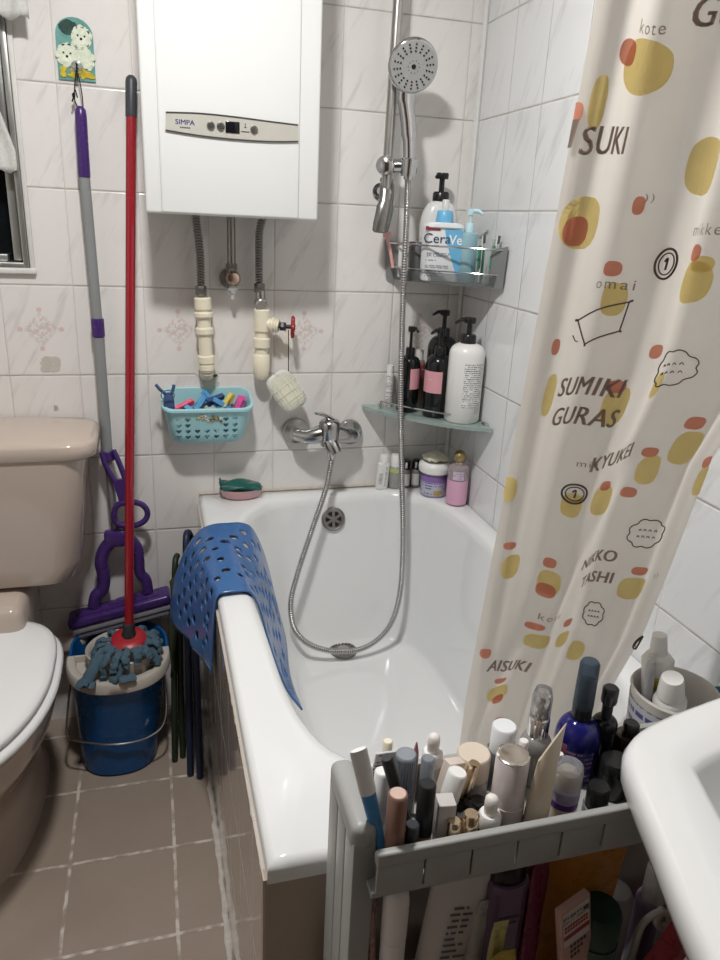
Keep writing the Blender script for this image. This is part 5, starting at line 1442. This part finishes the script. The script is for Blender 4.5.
parts(t, [('bottle_body', rr_body(.024, .016, .245, .010, neck=.020), C_('aubergine', (.16, .10, .17), .3)), ('flip_cap', lth([(0, .244), (.0215, .244), (.0215, .272), (.018, .278), (0, .278)], 28, sy=.75), BLACK)])
g = G(); g.box((0, -.0164, .20), (.024, .0008, .003)); g.box((.002, -.0164, .192), (.014, .0008, .002)); g.obj('print_line', C_('purple_ink', (.07, .04, .08)), t, world=False, smooth=0)
pouch('pale pink packet at the left end inside the trolley', 'packet', FILM('pale_pink_film', (.42, .25, .22)), .577, -1.262, .42, .016, .235, (0, 0, R(60)), kind='packet', puff=.004)
pouch('magenta refill pouch between the purple bottle and the orange pouch', 'pouch', FILM('magenta_film', (.30, .05, .12)), .764, -1.258, .42, .034, .222, (R(-2), R(5), R(28)))
pouch('dark plum pouch standing behind the magenta one', 'pouch', FILM('plum_film', (.20, .07, .09)), .772, -1.216, .42, .070, .250, (0, R(-4), 0))
pouch('orange refill pouch with curled top below the tray rail', 'pouch', FILM('orange_film', (.50, .20, .03)), .818, -1.240, .42, .094, .226, (R(0), R(4), R(-8)))
pouch('yellow packet with folded corner at the very bottom of the trolley gap', 'packet', FILM('yellow_film', (.50, .36, .06)), .742, -1.286, .40, .042, .20, (R(3), R(-12), R(4)), kind='packet', puff=.005, crimp=False)
t = thing('hair_dye_box', 'pale pink carton with white label in red and black Chinese print', 'carton', (.832, -1.284, ZM), (R(-2), R(-11), R(14)))
g = G(); g.box((0, -.004, .122), (.042, .009, .240), (0, 0, 0), bev=.001); parts(t, [('carton_box', g, C_('blush_card', (.55, .33, .28), .45))])
g = G(); g.box((0, -.0083, .212), (.036, .0008, .050)); g.obj('label', C_('label_offwhite', (.66, .62, .58), .5), t, world=False, smooth=0)
g = G(); add_text(g, '黑髮黑亮', .0098, lambda x, z: V((x*.95, -.0090, .226+z)), .0003); g.obj('lettering', C_('print_black', (.04, .03, .03)), t, world=False, smooth=0, fix=False)
g = G(); g.box((0, -.0088, .2005), (.036, .0008, .006))
for r_ in range(2):
    for j in range(9): g.box((-.015+.0037*j, -.0088, .2155-.0055*r_), (.0028, .0006, .0036))
g.obj('red_print', C_('print_red', (.38, .03, .03)), t, world=False, smooth=0)
g = G()
for r_ in range(3):
    for j in range(5-r_): g.box((-.008+.0048*j, -.0084, .182-.008*r_), (.0035, .0006, .005))
g.obj('small_print', C_('print_black', ()), t, world=False, smooth=0)
t = thing('capped_jar', 'jar with big dark green cap at the bottom of the trolley gap', 'jar', (.838, -1.276, ZM))
parts(t, [('jar_body', lth([(0, 0), (.022, 0), (.024, .003), (.024, .155), (0, .155)], 30), C_('green_jar', (.02, .06, .035), .35)), ('cap', lth([(0, .155), (.0225, .155), (.0232, .158), (.0232, .192), (.021, .197), (0, .198)], 36), C_('forest_cap', (.006, .035, .018), .4))])
pouch('crimson packet with pointed corner right of the dark green cap', 'packet', FILM('crimson_film', (.33, .02, .035)), .893, -1.276, .40, .052, .180, (R(2), R(22), R(-6)), kind='packet', puff=.005, crimp=False)
t = thing('lotion_bottle', 'lilac bottle with white cap under the sink edge', 'bottle', (.958, -1.225, ZM))
parts(t, [('bottle_body', lth(body_prof(.020, .125, .010, .013), 30), C_('dusky_lilac', (.34, .24, .36), .3)), ('cap', lth([(0, .124), (.0150, .124), (.0155, .126), (.0150, .168), (.013, .171), (0, .171)], 28), WPLAST)])
t = thing('clear_pot', 'clear round pot behind the dark green cap', 'pot', (.894, -1.232, ZM))
parts(t, [('pot_body', lth([(0, 0), (.020, 0), (.021, .003), (.021, .150), (.016, .160), (0, .162)], 28), M('cloudy_clear', (.55, .52, .50), .3, trans=.5))])
t = thing('cable_loop', 'coiled white cable near the lilac bottle under the sink', 'cable', (.930, -1.262, ZM))
P = catmull([(-.02, 0, .0), (-.02, 0, .10), (-.016, 0, .135), (.0, -.002, .150), (.012, -.004, .146), (.014, -.006, .134), (.004, -.006, .130), (-.002, -.004, .140), (.006, 0, .150), (.016, .004, .10), (.016, .006, 0)], 6)
parts(t, [('cord', G().tube(P, .0042, 9), C_('cable_white', (.62, .58, .55), .4))])

# ---------------------------------------------------------------- sink
SO = [(1.157, -1.176), (1.08, -1.188), (1.0, -1.203), (.92, -1.220), (.868, -1.238), (.838, -1.262), (.822, -1.30), (.802, -1.36), (.778, -1.43), (.760, -1.50), (.752, -1.58), (.760, -1.66), (.80, -1.75), (.88, -1.81), (1.0, -1.845), (1.157, -1.86)]
so = resample(catmull([(a, b, 0) for a, b in SO], 8), 90)
scx, scy = 1.0, -1.52
def soff(d, z, xmax=None):
    out = []
    n = len(so)
    for i, p in enumerate(so):
        a, b = so[max(0, i-1)], so[min(n-1, i+1)]
        tn = (b-a).normalized(); nr = V((-tn.y, tn.x, 0))
        if nr.dot(V((scx, scy, 0))-p) < 0: nr = -nr
        q = p+nr*d
        x = q.x if xmax is None else min(q.x, xmax)
        if i in (0, n-1): x = 1.157 if xmax is None else min(1.157, xmax)
        out.append(V((x, q.y, z)))
    return out
sink = thing('washbasin', 'white ceramic washbasin fixed to the right wall over the trolley', 'sink', (1.0, -1.5, .60))
c_in = V((.985, -1.52, 0))
def sscale(s, z, d=.070, xm=1.055):
    return [V((c_in.x+(p.x-c_in.x)*s, c_in.y+(p.y-c_in.y)*s, z)) for p in soff(d, 0, xm)]
g = G()
rings = [soff(.16, .60), soff(.10, .64), soff(.055, .70), soff(.018, .738), soff(.006, .752), soff(0, .768), soff(-.001, .786), soff(.003, .796), soff(.010, .800), soff(.061, .7985, 1.062), soff(.067, .796, 1.056), sscale(1, .788, .070), sscale(.96, .765), sscale(.88, .725), sscale(.74, .69), sscale(.5, .668), sscale(.15, .66)]
g.loft(rings, True, True, True)
g.obj('basin', CERAMIC, sink, smooth=60)
G().lathe([(0, .6595), (.022, .6595), (.022, .663), (.015, .664), (0, .662)], 24, (c_in.x, c_in.y, .002)).obj('drain', STEEL, sink)
g = G(); g.lathe([(.06, 0), (.075, .01), (.062, .1), (.060, .5), (.085, .605), (0, .605)], 28, (1.06, -1.52, 0), sx=1.1); g.obj('pedestal', CERAMIC, sink, smooth=60)

# ---------------------------------------------------------------- mug of toothpaste on the tub corner
mgx, mgy, mz = 1.026, -1.116, .6272
mug = thing('toothbrush_mug', 'white-rimmed mug with dark blue pattern behind the washbasin', 'mug', (mgx, mgy, mz))
parts(mug, [('mug_body', lth([(0, 0), (.044, 0), (.048, .003), (.055, .108), (.0565, .113), (.0545, .116), (.0515, .113), (.046, .01), (0, .008)], 44), M('mug_white', (.66, .63, .60), .3)), ('blue_pattern', band(G(), .0492, .014, .100, 0, 2*PI, 48, r1=.0551), lines_mat('mug_blue', (.50, .50, .54), (.03, .05, .22), 190, dens=.30))])
def paste(label, x, y, rot, capr, L=.10, col=(.84, .83, .80)):
    t = thing('toothpaste_tube', label, 'toothpaste', (x, y, mz+.010), rot)
    rows = [[V((hw*math.cos(2*PI*j/26), ht*math.sin(2*PI*j/26), z)) for j in range(26)] for hw, ht, z in ((.024, .0015, 0), (.024, .004, .02), (.0225, .012, .06), (.021, .019, L), (.0205, .0205, L+.012), (.015, .015, L+.020), (0.008, .008, L+.024))]
    g = G(); g.loft(rows)
    parts(t, [('tube_body', g, WPLAST), ('cap', lth([(0, L+.020), (capr, L+.020), (capr*.82, L+.046), (capr*.76, L+.049), (0, L+.049)], 26), C_('cap_bright', (.86, .85, .83), .35))])
    return t
t = paste('toothpaste tube with wide white cap and blue print nearest in the mug', mgx-.002, mgy-.006, (R(8), R(-11), R(-6)), .0170, L=.098)
g = G()
for k in range(9):
    g.mi = (0, 0, 1, 0, 1, 0, 0, 1, 0)[k]
    g.box((-.014+.0035*k, -.0205, .092+.006*math.sin(k*1.7)), (.0042, .0015, .008))
g.obj('printed_mark', [C_('print_navy', (.02, .03, .14)), C_('print_red2', (.45, .04, .08))], t, world=False, smooth=0)
t = paste('toothpaste tube with narrow ribbed white nozzle at the back of the mug', mgx-.002, mgy+.018, (R(-4), R(-5), R(12)), .0115, L=.125)
g = G(); g.box((-.0155, -.0165, .095), (.013, .002, .05), (0, 0, R(-40))); g.obj('yellow_stripe', C_('yellow_print', (.62, .50, .05)), t, world=False, smooth=0)
g = G(); g.box((-.002, -.0195, .100), (.015, .002, .030)); g.obj('navy_stripe', C_('print_navy', ()), t, world=False, smooth=0)
for k, (dx, dy, rz, lab_, c_) in enumerate(((-.040, .0, R(-8), 'light grey electric-style toothbrush handle at the left in the mug', (.42, .42, .43)), (-.033, .014, R(-5), 'white toothbrush handle behind the grey one in the mug', (.72, .70, .66)))):
    t = thing('toothbrush', lab_, 'toothbrush', (mgx+dx*.75, mgy+dy, mz+.010), (R(-2), rz*.6, 0))
    g = G(); g.tube(catmull([(0, 0, 0), (0, 0, .05), (-.002, -.001, .10), (0, 0, .150)], 6), [(.006, .005)]*6+[(.0075, .006)]*6+[(.0085, .0065)]*5+[(.0075, .006)]*1+[(.004, .004)], 14); parts(t, [('handle', g, C_('brush%d' % k, c_, .4))])
t = thing('wall_cup', 'light blue cup partly cut off at the right edge, beyond the basin', 'cup', (1.120, -1.110, mz))
parts(t, [('cup_body', lth([(0, 0), (.020, 0), (.022, .003), (.024, .085), (.022, .086), (.020, .08), (.018, .006), (0, .006)], 26), C_('turquoise', (.10, .38, .50), .35))])

# ---------------------------------------------------------------- shower curtain
def S_xr(z):
    pts = [(2.3, 1.145), (1.15, 1.13), (1.03, 1.078), (.86, 1.062), (.76, 1.050), (.66, 1.02), (.4, .98)]
    for (z0, x0), (z1, x1) in zip(pts, pts[1:]):
        if z >= z1: return x1+(x0-x1)*(z-z1)/(z0-z1)
    return pts[-1][1]
def S_pt(u, z):
    xl = .794-.004*(1.5-z)
    xr = S_xr(z)
    y0 = -1.10+(1.5-z)*.111
    if z < .62: y0 = -1.10+(1.5-.62)*.111+(.62-z)*.03
    tp = max(0., min(1., (z-.5)/1.1))
    amp = .007+.010*tp
    ph = .35*(1.5-z)
    w = math.cos(2*math.pi*(2.6*u**.9+ph*.25)-.4)
    y = y0-amp*w-.0025*math.cos(2*math.pi*(6.3*u-.6*ph)+1.)
    if u < .10:
        q = 1-u/.10
        y += .030*q*q
        x = xl+(xr-xl)*u+.010*math.sin(q*math.pi)*(-.2)
    else: x = xl+(xr-xl)*u
    d = (u-.25)*.9-(z-.80)*1.15
    if z < 1.2: y -= .006*math.exp(-(d/.055)**2)*min(1, max(0, (1.2-z)/.2))
    return (x, y, z)
def curtain_material():
    t = NT('curtain_fabric'); c = t.coord()
    n1 = t.noise(c, 35., 3.)
    col = t.mix(n1, (.82, .765, .69), (.87, .82, .75))
    b = t.n('Bump'); b.inputs['Strength'].default_value = .15; b.inputs['Distance'].default_value = .002; t.put(b.inputs['Height'], t.noise(c, 14., 3.))
    d = t.bsdf(Base_Color=col, Roughness=.42); t.put(d.inputs['Normal'], b.outputs[0])
    tl = t.n('BsdfTranslucent'); t.put(tl.inputs['Color'], col)
    m1 = t.n('MixShader'); m1.inputs[0].default_value = .55
    t.t.links.new(d.outputs[0], m1.inputs[1]); t.t.links.new(tl.outputs[0], m1.inputs[2])
    tp = t.n('BsdfTransparent'); m2 = t.n('MixShader'); m2.inputs[0].default_value = .07
    t.t.links.new(m1.outputs[0], m2.inputs[1]); t.t.links.new(tp.outputs[0], m2.inputs[2])
    return t.done(m2.outputs[0])
def print_mat(name, col):
    t = NT(name); c = t.coord()
    cc = t.mix(t.noise(c, 60., 2.), tuple(x*.92 for x in col), tuple(min(1, x*1.06) for x in col))
    d = t.bsdf(Base_Color=cc, Roughness=.45)
    tl = t.n('BsdfTranslucent'); t.put(tl.inputs['Color'], cc)
    m1 = t.n('MixShader'); m1.inputs[0].default_value = .5
    t.t.links.new(d.outputs[0], m1.inputs[1]); t.t.links.new(tl.outputs[0], m1.inputs[2])
    return t.done(m1.outputs[0])
cur = thing('shower_curtain', 'cream shower curtain printed with brown lettering and yellow spots', 'shower curtain', (.97, -1.0, .45))
NU, NZ = 130, 120
ZLO, ZHI = .43, 1.99
g = G()
g.grid([[V(S_pt(i/NU, ZLO+(ZHI-ZLO)*j/NZ)) for i in range(NU+1)] for j in range(NZ+1)])
g.obj('cloth', curtain_material(), cur, smooth=80, fix=False)
def S_map(u0, z0, a=0., lift=.0022):
    W_ = S_xr(z0)-.794
    ca, sa = math.cos(a), math.sin(a)
    def f(x, y):
        u = min(1., max(0., u0+(x*ca-y*sa)/W_)); z = z0+x*sa+y*ca
        p = V(S_pt(u, z)); e = .004
        du = V(S_pt(min(1, u+e), z))-V(S_pt(max(0, u-e), z)); dz = V(S_pt(u, z+e))-V(S_pt(u, z-e))
        n = du.cross(dz).normalized()
        if n.y > 0: n = -n
        return p+n*lift
    return f
random.seed(4)
BP = print_mat('brown_print', (.40, .32, .275))
for body, uz, size, a, b_ in (
    ('SUKI', (0.1000, 1.3815), .036, .10, .0007), ('I', (0.0000, 1.3855), .036, .1, .0006), ('GU', (0.3250, 1.4930), .036, .05, .0009), ('SUMIKI', (0.2200, 1.1307), .031, .03, .0006), ('GURAS', (0.2300, 1.0949), .031, .03, .0006), ('KYUKEI', (0.4250, 1.0431), .027, .16, .0005),
    ('NIKKO', (0.5250, 0.8958), .024, .10, .0005), ('TASHI', (0.5500, 0.8639), .024, .10, .0005), ('AISUKI', (0.1800, 0.7366), .025, -.05, .0005), ('S', (0.1900, 0.5892), .02, .1, .0006),
    ('kote', (0.1800, 1.4810), .016, .08, .0002), ('mikke', (0.5200, 1.3059), .018, .05, .0002), ('omai', (0.2350, 1.2461), .016, .0, .0002), ('kote', (0.3200, 0.8202), .014, -.05, .0002), ('min', (0.3050, 1.0391), .012, .1, .0002), ('))', (0.2750, 1.3337), .010, .0, .0002), ('))', (0.9150, 0.8600), .010, .2, .0002)):
    cond = .70 if body.isupper() and len(body) > 1 else 1.0
    f = S_map(uz[0], uz[1], a)
    up = body.isupper(); f2 = S_map(uz[0], uz[1], a, .0025)
    g = G(); add_text(g, body, size, lambda x, y: f((x+.18*y*up)*cond, y), 0, 1.08 if up else 1.25)
    if up: add_text(g, body, size, lambda x, y: f2((x+.18*y)*cond+.0013, y), 0, 1.08)
    g.obj('printed_word', BP, cur, smooth=0, fix=False)
def disc(g, uz, rx, ry, a=0., n=30, wob=.015, lift=.0013):
    f = S_map(uz[0], uz[1], a, lift)
    q = [1+random.uniform(-wob, wob) for _ in range(n)]
    vs = [f(0, 0)]
    for s_ in (.25, .5, .75, 1.):
        for k in range(n):
            t = 2*PI*k/n
            vs.append(f(s_*rx*math.copysign(abs(math.cos(t))**.8, math.cos(t))*q[k], s_*ry*math.copysign(abs(math.sin(t))**.8, math.sin(t))*q[k]))
    g.add(vs, [(0, 1+k, 1+(k+1) % n) for k in range(n)]+[(1+i*n+k, 1+i*n+(k+1) % n, 1+(i+1)*n+(k+1) % n, 1+(i+1)*n+k) for i in range(3) for k in range(n)])

YEL = [((0.1800, 1.4492), .031, .026), ((0.0700, 1.3059), .023, .028), ((0.5400, 1.2501), .026, .026), ((0.4250, 1.3656), .030, .030), ((0.3300, 1.1108), .017, .026), ((0.7400, 1.0550), .018, .024), ((0.9800, 0.9993), .014, .023), ((0.6400, 1.0232), .014, .022), ((0.4300, 0.9874), .018, .022), ((0.2900, 0.9834), .011, .018),
       ((0.0800, 0.8958), .013, .020), ((0.2750, 0.8719), .012, .019), ((0.7450, 0.8520), .021, .019), ((0.2900, 0.7803), .018, .013), ((0.4600, 0.7724), .014, .014), ((0.5900, 0.7445), .010, .018), ((0.1600, 0.6888), .018, .016), ((0.0800, 1.1227), .007, .028), ((0.0150, 1.0033), .007, .018), ((0.2450, 1.2302), .012, .020), ((0.5150, 1.1307), .012, .018), ((0.0450, 1.4134), .008, .026), ((0.5600, 1.2700), .016, .010)]
YP = print_mat('yellow_print', (.95, .79, .36))
for uz, rx, ry in YEL:
    g = G(); disc(g, uz, rx*.9, ry*.9); g.obj('printed_spot', YP, cur, smooth=0, fix=False)
COR = [((0.1050, 1.4571), .012, .012), ((0.0550, 1.2979), .013, .016), ((0.5150, 1.2820), .013, .010), ((0.3050, 1.1347), .011, .008), ((0.7200, 1.0869), .012, .009), ((0.9650, 1.0272), .009, .009), ((0.6150, 1.0471), .010, .007), ((0.5950, 0.9913), .010, .008), ((0.4300, 1.0073), .009, .007), ((0.0550, 0.9276), .008, .006), ((0.2700, 0.8600), .010, .011), ((0.2650, 0.8998), .007, .008), ((0.7500, 0.8799), .011, .007),
       ((0.2600, 0.8042), .012, .006), ((0.4600, 0.8003), .009, .007), ((0.1750, 0.6768), .010, .009), ((0.1550, 0.7127), .010, .005), ((0.0450, 0.7604), .007, .009), ((0.0000, 1.4054), .006, .010), ((0.0650, 1.1785), .005, .010), ((0.2250, 1.2621), .010, .009), ((0.4250, 1.1745), .012, .009), ((0.2350, 0.6370), .010, .005), ((0.2550, 1.3258), .005, .010)]
CP = print_mat('coral_print', (.84, .36, .26))
for uz, rx, ry in COR:
    g = G(); disc(g, uz, rx*.9, ry*.9, lift=.0019); g.obj('printed_dot', CP, cur, smooth=0, fix=False)
BO = print_mat('brown_outline', (.22, .16, .13))
def outline(uz, pts, r=.0009, a=0., closed=True):
    f = S_map(uz[0], uz[1], a, .0020)
    P = [f(p[0], p[1]) for p in catmull([(x, y, 0) for x, y in pts], 6, closed)]
    g.tube(P, r, 5, closed=closed)
def ringpts(r, n=14, e=1.): return [(r*e*math.cos(2*PI*k/n), r*math.sin(2*PI*k/n)) for k in range(n)]
def fin(): g.obj('printed_outline', BO, cur, smooth=0)
for uz, r in (((0.3650, 1.2700), .0155), ((0.2900, 0.9993), .0125), ((1.0000, 0.7445), .0105)):
    g = G(); outline(uz, ringpts(r, e=.9), .0013); outline(uz, ringpts(r*.72, e=.9), .0008); outline(uz, [(0, -r*.4), (0, r*.35), (-r*.2, r*.15)], .0012, closed=False); fin()
def cloud(w, h, n=8):
    out = []
    for k in range(n*3):
        t = 2*PI*k/(n*3); q = 1+.13*abs(math.sin(n*t/2))
        out.append((w*q*math.cos(t), h*q*math.sin(t)))
    return out
for uz, w, h, a in (((0.5500, 1.1506), .027, .020, .1), ((0.7200, 0.9356), .020, .019, 0.), ((0.6100, 0.8082), .010, .017, .1)):
    g = G(); outline(uz, cloud(w, h), .0008, a)
    for r_ in range(2):
        for k in range(4): outline(uz, [(-w*.5+w*.3*k, h*.2-h*.5*r_), (-w*.42+w*.3*k, h*.32-h*.5*r_), (-w*.34+w*.3*k, h*.2-h*.5*r_)], .0006, a, False)
    fin()
g = G()
f_ = (0.2200, 1.2024)
outline(f_, [(-.030, .004), (-.029, .005), (.020, .026), (.021, .025), (.019, -.004), (.018, -.006), (-.010, -.022), (-.012, -.022)], .0009, 0.)
outline(f_, [(-.033, -.012), (-.028, -.018), (-.024, -.019)], .0007, 0., False)
fin()
# rail carrying the curtain
rod = G().cyl((XL+.001, -1.150, 2.015), (XR-.001, -1.150, 2.015), .0125, n=18)
rod = rod.obj('curtain_rod', WPLAST); tag(rebase(rod, (.3, -1.15, 2.0)), 'white tension rod across the room above the tub end', 'curtain rod')
g = G()
for k in range(9):
    x = .80+.34*k/8
    g.tube([(x, -1.150+.0185*math.cos(2*PI*j/16), 2.010+.0185*math.sin(2*PI*j/16)) for j in range(16)], .0016, 6, closed=True)
g.obj('curtain_rings', WPLAST, cur)

# window cloth
LACE = M('lace_cloth', (.70, .70, .67), .9, var=.2, scale=160, bump=1.)
wc = thing('window_curtain', 'white crinkled lace cloth hanging over the dark window', 'curtain', (.08, -.03, 1.36))
g = G()
rows = []
for j in range(40):
    v = j/39
    z = 1.36+.40*v
    xr = .140 if z < 1.40 else .140-.050*min(1, (z-1.40)/.17)
    rows.append([V((-.30+(xr+.30)*i/60, -.026-.006*math.sin(i*.62+1.5*v)-.004*math.sin(i*1.3), z+(.004*math.sin(i*1.5) if j == 0 else 0)+.0012*math.sin(j*2.2))) for i in range(61)])
g.grid(rows); o = g.obj('drape', LACE, wc, smooth=80); mod(o, 'SOLIDIFY', thickness=.002)
g = G()
rows = []
for j in range(14):
    v = j/13
    z = 1.634+.17*v
    rows.append([V((-.30+.492*i/60, -.044-.005*math.sin(i*.55)-.003*math.sin(i*1.4+2), z+(.005*math.sin(i*1.1) if j == 0 else 0))) for i in range(61)])
g.grid(rows); o = g.obj('valance', LACE, wc, smooth=80); mod(o, 'SOLIDIFY', thickness=.002)

# ---------------------------------------------------------------- light and camera
ld = bpy.data.lights.new('ceiling_lamp', 'AREA'); ld.shape = 'DISK'; ld.size = .13; ld.energy = 18.5
ld.color = (1., .99, .975)
lo = bpy.data.objects.new('ceiling_lamp', ld); COL.objects.link(lo); lo.location = (.40, -.92, 2.17)
w = bpy.data.worlds.new('night'); SC.world = w; w.use_nodes = True
w.node_tree.nodes['Background'].inputs[0].default_value = (.01, .012, .015, 1)
w.node_tree.nodes['Background'].inputs[1].default_value = .3
cd = bpy.data.cameras.new('camera'); co = bpy.data.objects.new('camera', cd); COL.objects.link(co)
co.location = (.39010, -1.77492, 1.29733)
co.rotation_euler = (R(70.46295), R(-2.63780), R(-15.41245))
cd.sensor_fit = 'VERTICAL'; cd.sensor_height = 24.; cd.lens = 24.*728.963/960.
cd.clip_start = .02
SC.camera = co
vs_ = SC.view_settings
vs_.view_transform = 'Standard'; vs_.look = 'None'; vs_.gamma = 1.; vs_.exposure = 0.
vs_.use_curve_mapping = False
